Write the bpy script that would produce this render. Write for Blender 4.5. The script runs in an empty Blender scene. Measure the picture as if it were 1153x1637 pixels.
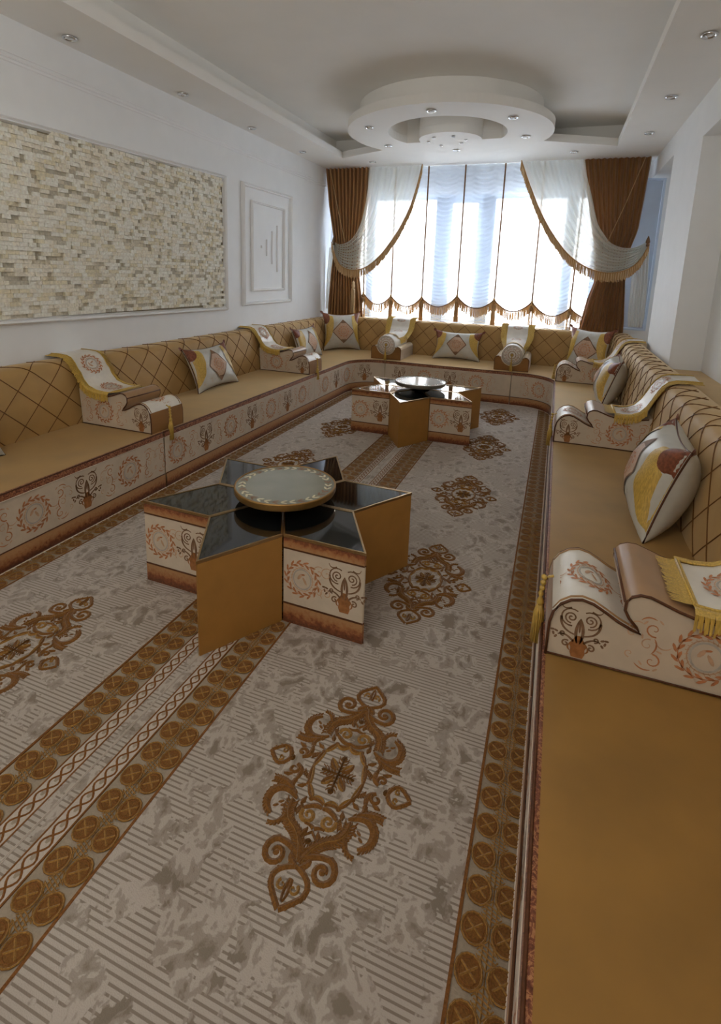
import bpy, math, random
import numpy as np
from mathutils import Vector, Matrix, noise
from mathutils.geometry import tessellate_polygon
random.seed(7)
SC = bpy.context.scene
COL = SC.collection
PI = math.pi

# ------------------------------------------------------------------ camera
RT = (0.93643011, 0.34920982, 0.03392867)
UP = (-0.10008185, 0.17318133, 0.97979174)
FW = (-0.33627709, 0.92090213, -0.19712178)
cam_data = bpy.data.cameras.new('camera')
cam_data.sensor_fit = 'HORIZONTAL'
cam_data.sensor_width = 36.0
cam_data.lens = 837.04 / 1153 * 36.0
cam_data.shift_x = (576.5 - 577.16) / 1153
cam_data.shift_y = (604.75 - 818.5) / 1153
cam_data.clip_start = 0.02
cam = bpy.data.objects.new('camera', cam_data)
COL.objects.link(cam)
cam.matrix_world = Matrix(((RT[0], UP[0], -FW[0], 0), (RT[1], UP[1], -FW[1], 0), (RT[2], UP[2], -FW[2], 1.5), (0, 0, 0, 1)))
SC.camera = cam

# ------------------------------------------------------------------ world, lights, exposure
world = bpy.data.worlds.new('sky')
SC.world = world
world.use_nodes = True
wb = world.node_tree.nodes['Background']
wb.inputs[0].default_value = (0.91, 0.96, 1.0, 1)
wb.inputs[1].default_value = 8.0


def area_light(name, loc, target, size, size_y, power, color=(1, 1, 1), portal=False):
    d = bpy.data.lights.new(name, 'AREA')
    d.shape = 'RECTANGLE'
    d.size, d.size_y, d.energy, d.color = size, size_y, power, color
    if portal:
        d.cycles.is_portal = True
    o = bpy.data.objects.new(name, d)
    COL.objects.link(o)
    o.location = loc
    o.rotation_euler = (Vector(target) - Vector(loc)).to_track_quat('-Z', 'Y').to_euler()
    return o


area_light('window_portal', (-1.0, 7.62, 1.65), (-1.0, 0, 1.65), 4.4, 2.2, 1, portal=True)
# added fill light behind the camera, aimed up to brighten the room
area_light('rear_fill_light', (-1.2, -.9, 2.05), (-1.2, -.5, 3.0), 1.6, .5, 24, (1.0, 0.98, 0.95))
SC.view_settings.view_transform = 'Standard'
SC.view_settings.look = 'None'
SC.view_settings.gamma = 1
SC.view_settings.use_curve_mapping = False
SC.view_settings.exposure = 0.98
SC.cycles.max_bounces = 8
SC.cycles.diffuse_bounces = 6
SC.cycles.glossy_bounces = 4
SC.cycles.transparent_max_bounces = 16
SC.cycles.transmission_bounces = 6
SC.cycles.sample_clamp_indirect = 8
SC.cycles.use_denoising = True
SC.cycles.caustics_reflective = False
SC.cycles.caustics_refractive = False

ZC = 2.95       # dropped ceiling
ZT = 3.20       # upper ceiling
XL = -3.30      # left wall
XR = 0.93       # right wall (columns)
XN = 1.17       # back of the right niches
YB = 7.50       # window wall
YN = -1.5       # wall behind the camera


# ------------------------------------------------------------------ materials
def srgb(r, g, b):
    f = lambda c: ((c / 255 + .055) / 1.055) ** 2.4 if c > 10 else c / 255 / 12.92
    return (f(r), f(g), f(b), 1)


class NT:
    def __init__(s, name):
        s.m = bpy.data.materials.new(name)
        s.m.use_nodes = True
        s.t = s.m.node_tree
        s.b = s.t.nodes['Principled BSDF']
        s.out = s.t.nodes['Material Output']

    def n(s, t, **k):
        nd = s.t.nodes.new(t)
        for a, b in k.items():
            setattr(nd, a, b)
        return nd

    def l(s, a, b):
        s.t.links.new(a, b)

    def coord(s, scale=(1, 1, 1), loc=(0, 0, 0)):
        g = s.n('ShaderNodeNewGeometry')
        mp = s.n('ShaderNodeMapping')
        mp.inputs['Scale'].default_value = scale
        mp.inputs['Location'].default_value = loc
        s.l(g.outputs['Position'], mp.inputs[0])
        return mp.outputs[0]

    def noise(s, scale, detail=3, rough=.5, sc=(1, 1, 1), dist=0):
        nd = s.n('ShaderNodeTexNoise')
        nd.inputs['Scale'].default_value = scale
        nd.inputs['Detail'].default_value = detail
        nd.inputs['Roughness'].default_value = rough
        nd.inputs['Distortion'].default_value = dist
        s.l(s.coord(sc), nd.inputs['Vector'])
        return nd.outputs['Fac']

    def ramp(s, fac, stops, interp='LINEAR'):
        r = s.n('ShaderNodeValToRGB')
        r.color_ramp.interpolation = interp
        e = r.color_ramp.elements
        while len(e) < len(stops):
            e.new(.5)
        for i, (p, c) in enumerate(stops):
            e[i].position = p
            e[i].color = c
        s.l(fac, r.inputs[0])
        return r.outputs[0]

    def mix(s, fac, a, b):
        m = s.n('ShaderNodeMix', data_type='RGBA')
        for inp, v in ((m.inputs[0], fac), (m.inputs[6], a), (m.inputs[7], b)):
            if hasattr(v, 'is_linked') or hasattr(v, 'links'):
                s.l(v, inp)
            else:
                inp.default_value = v
        return m.outputs[2]

    def bump(s, h, strength=.3, dist=.01):
        b = s.n('ShaderNodeBump')
        b.inputs['Strength'].default_value = strength
        b.inputs['Distance'].default_value = dist
        s.l(h, b.inputs['Height'])
        s.l(b.outputs[0], s.b.inputs['Normal'])

    def set(s, col=None, rough=.6, metal=0, spec=.3, sheen=0, coat=0, tint=None):
        if tint:
            s.b.inputs['Sheen Tint'].default_value = tint
        if col is not None:
            if hasattr(col, 'links'):
                s.l(col, s.b.inputs['Base Color'])
            else:
                s.b.inputs['Base Color'].default_value = col
        s.b.inputs['Roughness'].default_value = rough
        s.b.inputs['Metallic'].default_value = metal
        s.b.inputs['Specular IOR Level'].default_value = spec
        s.b.inputs['Sheen Weight'].default_value = sheen
        s.b.inputs['Sheen Roughness'].default_value = .4
        s.b.inputs['Coat Weight'].default_value = coat
        return s.m


def simple(name, col, rough=.6, metal=0, spec=.3, sheen=0, nscale=0, namt=.15, bump=0, sc=(1, 1, 1), tint=None):
    t = NT(name)
    if not any(k in name for k in ('paint', 'white', 'stone', 'mullion', 'panel', 'chrome', 'lens', 'glass', 'fringe')):
        col = tuple(x * .82 for x in col[:3]) + (1,)
    c = col
    if nscale:
        f = t.noise(nscale, sc=sc)
        d = tuple(x * (1 - namt) for x in col[:3]) + (1,)
        l = tuple(min(1, x * (1 + namt)) for x in col[:3]) + (1,)
        c = t.ramp(f, [(.3, d), (.7, l)])
        if bump:
            t.bump(f, bump, .004)
    return t.set(c, rough, metal, spec, sheen, tint=tint)


M = {}
M['wall'] = simple('wall_paint', srgb(242, 243, 243), .55, nscale=6, namt=.015)
M['ceil'] = simple('ceiling_paint', srgb(243, 241, 236), .7, nscale=3, namt=.015)
M['mould'] = simple('moulding_white', srgb(246, 246, 246), .4, nscale=6, namt=.01)
for i, c in enumerate([(242, 235, 218), (248, 243, 230), (224, 216, 196), (204, 197, 180), (234, 225, 198)]):
    M['stone%d' % i] = simple('split_stone_%d' % i, srgb(*c), .9, nscale=60, namt=.14, bump=.5)
M['grout'] = simple('stone_backing', srgb(150, 140, 118), .9, nscale=30)
M['seat'] = simple('gold_velvet', srgb(160, 116, 50), .55, spec=.4, sheen=1.0, tint=(1, .80, .48, 1), nscale=5, namt=.13, bump=.10)
M['seat2'] = simple('gold_velvet_backrest', srgb(196, 156, 96), .58, spec=.35, sheen=.5, tint=(1, .84, .58, 1), nscale=7, namt=.08)
M['satin'] = simple('gold_satin', srgb(172, 128, 78), .34, spec=.6, sheen=.3, nscale=9, namt=.12)
M['goldface'] = simple('gold_velour_face', srgb(160, 112, 56), .55, sheen=.3, nscale=9, namt=.1)
M['cream'] = simple('cream_print_fabric', srgb(222, 204, 180), .6, sheen=.2, nscale=14, namt=.05)
M['creamsat'] = simple('cream_satin', srgb(244, 236, 222), .32, spec=.6, nscale=14, namt=.06, bump=.35)
M['silver'] = simple('pale_grey_satin', srgb(214, 210, 198), .38, spec=.5, nscale=16, namt=.06, bump=.35)
M['pink'] = simple('rose_beige_brocade', srgb(212, 176, 146), .55, nscale=60, namt=.12)
M['orange'] = simple('orange_print', srgb(208, 138, 92), .6, nscale=60, namt=.12)
M['oran2'] = simple('pale_peach_print', srgb(220, 178, 144), .6, nscale=60, namt=.1)
M['brown'] = simple('brown_print', srgb(142, 108, 80), .6, nscale=60, namt=.18)
M['rust'] = simple('rust_print', srgb(172, 114, 66), .6, nscale=60, namt=.18)
M['greyp'] = simple('grey_print', srgb(196, 188, 176), .6, nscale=60, namt=.08)
M['maroon'] = simple('burgundy_satin', srgb(140, 78, 50), .4, spec=.5, nscale=70, namt=.4)
M['cordb'] = simple('brown_piping', srgb(98, 58, 34), .5, nscale=90, namt=.2)
M['cordq'] = simple('quilting_cord_brown', srgb(126, 84, 40), .5, nscale=90, namt=.15)
M['white'] = simple('white_piping', srgb(222, 206, 186), .5, nscale=60, namt=.05)
M['fringe'] = simple('yellow_gold_fringe', srgb(200, 164, 78), .4, spec=.5, nscale=220, namt=.25, sc=(1, 1, .1))
M['fringe2'] = simple('curtain_fringe_gold', srgb(186, 142, 88), .5, nscale=160, namt=.25, sc=(1, 1, .1))
M['fringe3'] = simple('curtain_fringe_pale', srgb(214, 184, 140), .5, nscale=160, namt=.2, sc=(1, 1, .1))
M['tape'] = simple('curtain_tape_brown', srgb(140, 104, 74), .6, nscale=60, namt=.1)
M['beige'] = simple('beige_cover', srgb(200, 176, 140), .5, sheen=.3, nscale=20, namt=.06)
M['gold'] = simple('brushed_gold_metal', srgb(196, 164, 118), .3, metal=1, nscale=30, namt=.08)
M['goldpan'] = simple('gold_panel', srgb(168, 120, 58), .5, spec=.4, nscale=14, namt=.05)
M['black'] = simple('black_glass', srgb(14, 16, 17), .04, spec=.9, nscale=4, namt=.05)
M['blackbase'] = simple('black_pedestal', srgb(16, 15, 14), .3, nscale=4, namt=.05)
M['chrome'] = simple('chrome_ring', srgb(214, 214, 214), .18, metal=1, nscale=30, namt=.03)
M['lens'] = simple('lamp_lens', srgb(236, 238, 240), .15, spec=.8, nscale=30, namt=.03)
M['frame'] = simple('window_frame_white', srgb(206, 218, 232), .35, nscale=10, namt=.02)
M['framedk'] = simple('window_mullion_shade', srgb(126, 138, 152), .4, nscale=10, namt=.02)  # frame colour darkened: shade of the backlit mullions put into the paint
M['blindp'] = simple('pale_blue_panel', srgb(190, 198, 208), .5, nscale=4, namt=.05)
M['tile'] = simple('floor_tile', srgb(180, 170, 155), .4, nscale=4, namt=.05)
M['frost'] = simple('frosted_grey_glass', srgb(150, 150, 136), .14, spec=.8, nscale=7, namt=.08)
M['trayside'] = simple('antique_gold_tray', srgb(176, 134, 76), .35, metal=.7, nscale=30, namt=.1)
M['traygrey'] = simple('silver_tray_side', srgb(150, 142, 124), .3, metal=.6, nscale=30, namt=.1)
M['leafgold'] = simple('leaf_inlay', srgb(232, 222, 184), .3, nscale=40, namt=.1)
M['rugline'] = simple('rug_brown_pile', srgb(134, 86, 40), .95, nscale=200, namt=.25, bump=.5)
M['ruggold'] = simple('rug_gold_pile', srgb(162, 118, 56), .95, sheen=.3, nscale=220, namt=.28, bump=.5)
M['rugdark'] = simple('rug_dark_gold_pile', srgb(132, 88, 38), .95, sheen=.3, nscale=220, namt=.28, bump=.5)
M['rugband'] = simple('rug_grey_band', srgb(172, 156, 136), .95, nscale=160, namt=.08, bump=.3)
M['ruglite'] = simple('rug_light_pile', srgb(206, 192, 178), .95, nscale=160, namt=.08, bump=.3)


def mk_valance(name, za, zb):
    t = NT(name)
    g = t.n('ShaderNodeNewGeometry')
    s = t.n('ShaderNodeSeparateXYZ')
    t.l(g.outputs['Position'], s.inputs[0])
    mr = t.n('ShaderNodeMapRange')
    mr.inputs[1].default_value, mr.inputs[2].default_value = za, zb
    t.l(s.outputs[2], mr.inputs[0])
    f = t.noise(55, 3, .6)
    a = t.n('ShaderNodeMath', operation='MULTIPLY_ADD')
    a.inputs[1].default_value, a.inputs[2].default_value = .9, -.45
    t.l(f, a.inputs[0])
    b = t.n('ShaderNodeMath', operation='ADD')
    t.l(mr.outputs[0], b.inputs[0])
    t.l(a.outputs[0], b.inputs[1])
    c = t.ramp(b.outputs[0], [(.0, srgb(150, 90, 50)), (.16, srgb(96, 54, 34)), (.42, srgb(132, 76, 46)), (.58, srgb(162, 108, 66)), (.85, srgb(172, 128, 84))])
    return t.set(c, .5, sheen=.2)


def mk_trim():
    t = NT('brown_foliage_trim')
    f = t.noise(75, 3, .6, dist=1.5)
    c = t.ramp(f, [(.35, srgb(92, 48, 30)), (.5, srgb(122, 68, 44)), (.58, srgb(176, 122, 80)), (.66, srgb(120, 66, 42))])
    return t.set(c, .5, sheen=.2)


def mk_rug():
    t = NT('rug_mottled_field')
    big = t.noise(2.6, 4, .62, sc=(1, 1, 1))
    mid = t.noise(12, 4, .60, sc=(1, .8, 1), dist=.25)
    fine = t.noise(300, 2, .6)
    g = t.n('ShaderNodeNewGeometry')
    s = t.n('ShaderNodeSeparateXYZ')
    t.l(g.outputs['Position'], s.inputs[0])
    m = t.n('ShaderNodeMath', operation='MULTIPLY')
    m.inputs[1].default_value = 2 * PI / .0148
    t.l(s.outputs[1], m.inputs[0])
    sn = t.n('ShaderNodeMath', operation='SINE')
    t.l(m.outputs[0], sn.inputs[0])
    lite, dark, mid_c = srgb(184, 173, 162), srgb(134, 122, 108), srgb(160, 148, 136)
    stripe = t.ramp(sn.outputs[0], [(.3, lite), (.6, srgb(139, 127, 114))])
    mott = t.ramp(mid, [(.36, dark), (.42, mid_c), (.45, mid_c), (.475, lite), (.53, lite), (.555, mid_c), (.59, mid_c), (.62, dark)])
    sel = t.noise(8.5, 4, .60, dist=.15)
    mask = t.ramp(sel, [(.49, (0, 0, 0, 1)), (.505, (1, 1, 1, 1))])
    c = t.mix(mask, stripe, mott)
    tint = t.ramp(big, [(.35, (.90, .88, .87, 1)), (.65, (1, 1, 1, 1))])
    mu = t.n('ShaderNodeMix', data_type='RGBA', blend_type='MULTIPLY')
    mu.inputs[0].default_value = 1
    t.l(c, mu.inputs[6])
    t.l(tint, mu.inputs[7])
    ad = t.n('ShaderNodeMath', operation='MULTIPLY_ADD')
    ad.inputs[1].default_value = .5
    t.l(fine, ad.inputs[0])
    t.l(mid, ad.inputs[2])
    t.bump(ad.outputs[0], .5, .006)
    return t.set(mu.outputs[2], .95, spec=.15, sheen=.6, tint=(1, .95, .90, 1))


def mk_drape():
    t = NT('brown_drape')
    f = t.noise(90, 2, .5, sc=(1, 1, .05))
    c = t.ramp(f, [(.3, srgb(150, 106, 62)), (.7, srgb(172, 126, 78))])
    t.set(c, .5, spec=.4, sheen=.3)
    tr = t.n('ShaderNodeBsdfTranslucent')
    t.l(c, tr.inputs[0])
    mx = t.n('ShaderNodeMixShader')
    mx.inputs[0].default_value = .16
    t.l(t.b.outputs[0], mx.inputs[1])
    t.l(tr.outputs[0], mx.inputs[2])
    t.l(mx.outputs[0], t.out.inputs[0])
    return t.m


def mk_sheer(name, col, transp, transl):
    t = NT(name)
    f = t.noise(240, 2, .5)
    c = t.ramp(f, [(.3, tuple(x * .96 for x in col[:3]) + (1,)), (.7, col)])
    t.set(c, .7, spec=.2, sheen=.1)
    tr = t.n('ShaderNodeBsdfTranslucent')
    t.l(c, tr.inputs[0])
    mx = t.n('ShaderNodeMixShader')
    mx.inputs[0].default_value = transl
    t.l(t.b.outputs[0], mx.inputs[1])
    t.l(tr.outputs[0], mx.inputs[2])
    tp = t.n('ShaderNodeBsdfTransparent')
    m2 = t.n('ShaderNodeMixShader')
    m2.inputs[0].default_value = transp
    t.l(mx.outputs[0], m2.inputs[1])
    t.l(tp.outputs[0], m2.inputs[2])
    t.l(m2.outputs[0], t.out.inputs[0])
    return t.m


def mk_glass():
    t = NT('window_glass')
    tp = t.n('ShaderNodeBsdfTransparent')
    gl = t.n('ShaderNodeBsdfGlossy')
    gl.inputs['Roughness'].default_value = .02
    mx = t.n('ShaderNodeMixShader')
    mx.inputs[0].default_value = .06
    t.l(tp.outputs[0], mx.inputs[1])
    t.l(gl.outputs[0], mx.inputs[2])
    t.l(mx.outputs[0], t.out.inputs[0])
    return t.m


M['valance'] = mk_valance('valance_brown_gold', .0, .107)
M['topband'] = mk_valance('table_top_band_brown_gold', .43, .355)
M['trim'] = mk_trim()
M['rug'] = mk_rug()
M['drape'] = mk_drape()
M['blind'] = mk_sheer('white_ruched_voile', srgb(226, 236, 250), .28, .03)
M['sheer'] = mk_sheer('ivory_swag_voile', srgb(236, 234, 224), .20, .14)
M['lace'] = mk_sheer('lace_voile', srgb(244, 244, 244), .80, .0)
M['glass'] = mk_glass()


# ------------------------------------------------------------------ mesh builder
class MB:
    def __init__(s):
        s.v, s.f, s.m, s.mats = [], [], [], []

    def mi(s, mat):
        if mat not in s.mats:
            s.mats.append(mat)
        return s.mats.index(mat)

    def add(s, vs, fs, mat):
        k = len(s.v)
        i = s.mi(mat)
        s.v += [tuple(p) for p in vs]
        s.f += [tuple(k + j for j in f) for f in fs]
        s.m += [i] * len(fs)

    def box(s, x0, x1, y0, y1, z0, z1, mat):
        vs = [(x, y, z) for z in (z0, z1) for y in (y0, y1) for x in (x0, x1)]
        s.add(vs, [(0, 2, 3, 1), (4, 5, 7, 6), (0, 1, 5, 4), (2, 6, 7, 3), (0, 4, 6, 2), (1, 3, 7, 5)], mat)

    def grid(s, fn, nu, nv, mat, closeu=False):
        vs = [fn(i / nu, j / nv) for i in range(nu if closeu else nu + 1) for j in range(nv + 1)]
        n = nu if closeu else nu + 1
        fs = [(i * (nv + 1) + j, ((i + 1) % n) * (nv + 1) + j, ((i + 1) % n) * (nv + 1) + j + 1, i * (nv + 1) + j + 1) for i in range(nu) for j in range(nv)]
        s.add(vs, fs, mat)

    def tube(s, pts, r, mat, n=5, closed=False):
        pts = [Vector(p) for p in pts]
        N = len(pts)
        vs = []
        up = Vector((0, 0, 1))
        for i, p in enumerate(pts):
            a = pts[(i - 1) % N] if (closed or i > 0) else p
            b = pts[(i + 1) % N] if (closed or i < N - 1) else p
            t = (b - a).normalized()
            u = up if abs(t.dot(up)) < .9 else Vector((1, 0, 0))
            x = t.cross(u).normalized()
            y = x.cross(t)
            rr = r[i] if isinstance(r, (list, tuple)) else r
            for k in range(n):
                an = 2 * PI * k / n
                vs.append(p + x * (rr * math.cos(an)) + y * (rr * math.sin(an)))
        fs = []
        for i in range(N if closed else N - 1):
            for k in range(n):
                j = (i + 1) % N
                fs.append((i * n + k, i * n + (k + 1) % n, j * n + (k + 1) % n, j * n + k))
        if not closed:
            fs.append(tuple(range(n))[::-1])
            fs.append(tuple((N - 1) * n + k for k in range(n)))
        s.add(vs, fs, mat)

    def lathe(s, prof, c, mat, n=32, arc=(0, 2 * PI)):
        full = abs(arc[1] - arc[0] - 2 * PI) < 1e-6
        vs = []
        k = n if full else n + 1
        for i in range(k):
            a = arc[0] + (arc[1] - arc[0]) * i / n
            vs += [(c[0] + r * math.cos(a), c[1] + r * math.sin(a), c[2] + z) for r, z in prof]
        L = len(prof)
        fs = [(i * L + j, ((i + 1) % k) * L + j, ((i + 1) % k) * L + j + 1, i * L + j + 1) for i in range(n) for j in range(L - 1)]
        s.add(vs, fs, mat)

    def disc(s, c, r, mat, n=32, dz=0):
        s.add([(c[0] + r * math.cos(2 * PI * i / n), c[1] + r * math.sin(2 * PI * i / n), c[2] + dz) for i in range(n)], [tuple(range(n))], mat)

    def prism(s, loop, z0, z1, mat, holes=(), side=None, top=True, bottom=True):
        loops = [list(loop)] + [list(h) for h in holes]
        flat = [p for L in loops for p in L]
        tri = tessellate_polygon([[Vector((p[0], p[1], 0)) for p in L] for L in loops])
        N = len(flat)
        vs = [(p[0], p[1], z0) for p in flat] + [(p[0], p[1], z1) for p in flat]
        fs = []
        if bottom:
            fs += [tuple(t) for t in tri]
        if top:
            fs += [tuple(i + N for i in t) for t in tri]
        s.add(vs, fs, mat)
        k = 0
        sf = []
        for L in loops:
            n = len(L)
            sf += [(k + i, k + (i + 1) % n, N + k + (i + 1) % n, N + k + i) for i in range(n)]
            k += n
        s.add(vs, sf, side or mat)

    def ribbon(s, S, pts, w, off, mat, rise=0):
        n = len(pts)
        vs, fs = [], []
        for i, p in enumerate(pts):
            a, b = pts[max(i - 1, 0)], pts[min(i + 1, n - 1)]
            tx, ty = b[0] - a[0], b[1] - a[1]
            L = math.hypot(tx, ty) or 1
            nx, ny = -ty / L, tx / L
            ww = w(i / (n - 1)) if callable(w) else w
            vs.append(S(p[0] + nx * ww / 2, p[1] + ny * ww / 2, off))
            if rise:
                vs.append(S(p[0], p[1], off + rise))
            vs.append(S(p[0] - nx * ww / 2, p[1] - ny * ww / 2, off))
        q = 3 if rise else 2
        for i in range(n - 1):
            for j in range(q - 1):
                fs.append((i * q + j, i * q + j + 1, (i + 1) * q + j + 1, (i + 1) * q + j))
        s.add(vs, fs, mat)

    def blob(s, S, c, rx, ry, off, mat, n=10, rot=0, rise=0):
        cr, sr = math.cos(rot), math.sin(rot)
        vs = [S(c[0], c[1], off + rise)]
        for i in range(n):
            a = 2 * PI * i / n
            x, y = rx * math.cos(a), ry * math.sin(a)
            vs.append(S(c[0] + x * cr - y * sr, c[1] + x * sr + y * cr, off))
        s.add(vs, [(0, 1 + i, 1 + (i + 1) % n) for i in range(n)], mat)

    def loft(s, S, A, B, n, off, mat):
        m = len(A)
        vs = []
        for i in range(m):
            for j in range(n + 1):
                t = j / n
                vs.append(S(A[i][0] * (1 - t) + B[i][0] * t, A[i][1] * (1 - t) + B[i][1] * t, off))
        fs = [(i * (n + 1) + j, (i + 1) * (n + 1) + j, (i + 1) * (n + 1) + j + 1, i * (n + 1) + j + 1) for i in range(m - 1) for j in range(n)]
        s.add(vs, fs, mat)

    def mesh(s, name, smooth=False, fix=True):
        me = bpy.data.meshes.new(name)
        me.from_pydata(s.v, [], s.f)
        for m in s.mats:
            me.materials.append(M[m])
        me.polygons.foreach_set('material_index', s.m)
        if smooth:
            me.polygons.foreach_set('use_smooth', [True] * len(s.f))
        me.update()
        return me

    def build(s, name, parent=None, smooth=False, **props):
        o = bpy.data.objects.new(name, s.mesh(name, smooth))
        COL.objects.link(o)
        if parent is not None:
            o.parent = parent
        for k, v in props.items():
            o[k] = v
        return o


def smooth_angle(o, deg=40):
    me = o.data
    me.polygons.foreach_set('use_smooth', [True] * len(me.polygons))
    try:
        me.set_sharp_from_angle(angle=math.radians(deg))
    except Exception:
        pass
    return o


def thing(name, label, cat, loc=(0, 0, 0), rz=0, group=None):
    o = bpy.data.objects.new(name, None)
    COL.objects.link(o)
    o.location = loc
    o.rotation_euler = (0, 0, rz)
    o.empty_display_size = .1
    o['label'] = label
    o['category'] = cat
    if group:
        o['group'] = group
    return o


def dup(root, label, loc=None, rz=None, group=None):
    r = root.copy()
    COL.objects.link(r)
    r['label'] = label
    if group:
        r['group'] = group
    if loc is not None:
        r.location = loc
    if rz is not None:
        r.rotation_euler = (0, 0, rz)
    for ch in root.children:
        c = ch.copy()
        COL.objects.link(c)
        c.parent = r
        for g in ch.children:
            d = g.copy()
            COL.objects.link(d)
            d.parent = c
    return r


def struct(o):
    o['kind'] = 'structure'
    return o


# -------- 2D curve helpers for ornaments
def bez(p0, p1, p2, n=8):
    return [((1 - t) ** 2 * p0[0] + 2 * t * (1 - t) * p1[0] + t * t * p2[0], (1 - t) ** 2 * p0[1] + 2 * t * (1 - t) * p1[1] + t * t * p2[1]) for t in [i / n for i in range(n + 1)]]


def spiral(cx, cy, r, turns, a0, d=1, n=None, r1=.12):
    n = n or int(10 * turns) + 4
    return [(cx + r * (1 - (1 - r1) * t) * math.cos(a0 + d * 2 * PI * turns * t), cy + r * (1 - (1 - r1) * t) * math.sin(a0 + d * 2 * PI * turns * t)) for t in [i / n for i in range(n + 1)]]


def ring(cx, cy, rx, ry=None, n=20):
    ry = ry or rx
    return [(cx + rx * math.cos(2 * PI * i / n), cy + ry * math.sin(2 * PI * i / n)) for i in range(n + 1)]


def resample(pts, n):
    c_ = [0]
    for a, b_ in zip(pts, pts[1:]):
        c_.append(c_[-1] + math.dist(a, b_))
    out = []
    for i in range(n + 1):
        s_ = c_[-1] * i / n
        out.append((float(np.interp(s_, c_, [p[0] for p in pts])), float(np.interp(s_, c_, [p[1] for p in pts]))))
    return out


def taper(w, e=.25):
    return lambda t: w * (e + (1 - e) * math.sin(PI * min(max(t, .0), 1)) ** .6)


def tail(w, e=.3):
    return lambda t: w * (1 - (1 - e) * t)


def sc_pts(pts, s, ox, oy, mx=1, my=1):
    return [(ox + mx * p[0] * s, oy + my * p[1] * s) for p in pts]


# motifs; h = total height, centred at (cu, cv)
def urn(mb, S, cu, cv, h, off, clip=None):
    for mx in (1, -1):
        T = lambda pts: sc_pts(pts, h, cu, cv, mx)
        mb.ribbon(S, T(spiral(.15, .27, .11, 1.6, -PI * .5, 1)), h * .026, off, 'brown')
        mb.ribbon(S, T(spiral(.15, .27, .16, .62, -PI * .55, 1, r1=1)), tail(h * .028, .8), off, 'brown')
        mb.ribbon(S, T(bez((.16, .45), (.30, .38), (.33, .5), 6)), tail(h * .035), off, 'brown')
        mb.ribbon(S, T(bez((.31, .26), (.33, .02), (.08, -.04), 8)), tail(h * .045, .6), off, 'brown')
        mb.ribbon(S, T(bez((.02, -.2), (.1, .02), (.0, .28), 8)), taper(h * .05), off, 'brown')
        mb.ribbon(S, T(bez((.08, -.18), (.22, -.02), (.34, -.10), 8)), tail(h * .04, .6), off, 'brown')
        mb.ribbon(S, T(spiral(.2, -.24, .07, 1.2, PI * .7, -1)), h * .03, off, 'brown')
        mb.ribbon(S, T(spiral(.26, -.06, .055, 1.1, -PI * .6, 1)), h * .026, off, 'brown')
        for a, (px, py) in enumerate([(.37, -.04), (.41, -.10), (.37, -.15), (.43, -.03)]):
            mb.blob(S, (cu + mx * px * h, cv + py * h), h * .04, h * .022, off, 'brown', 6, rot=mx * (a * .9 + .4))
        mb.ribbon(S, T(bez((.12, -.36), (.2, -.3), (.13, -.22), 5)), taper(h * .03), off, 'rust')
    mb.loft(S, [(cu - h * x, cv + h * y) for x, y in ((.09, -.47), (.12, -.38), (.11, -.30), (.15, -.22), (.10, -.16), (.04, -.05))],
            [(cu + h * x, cv + h * y) for x, y in ((.09, -.47), (.12, -.38), (.11, -.30), (.15, -.22), (.10, -.16), (.04, -.05))], 1, off, 'rust')
    mb.blob(S, (cu, cv + .12 * h), h * .018, h * .12, off + .0004, 'brown', 8)


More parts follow.
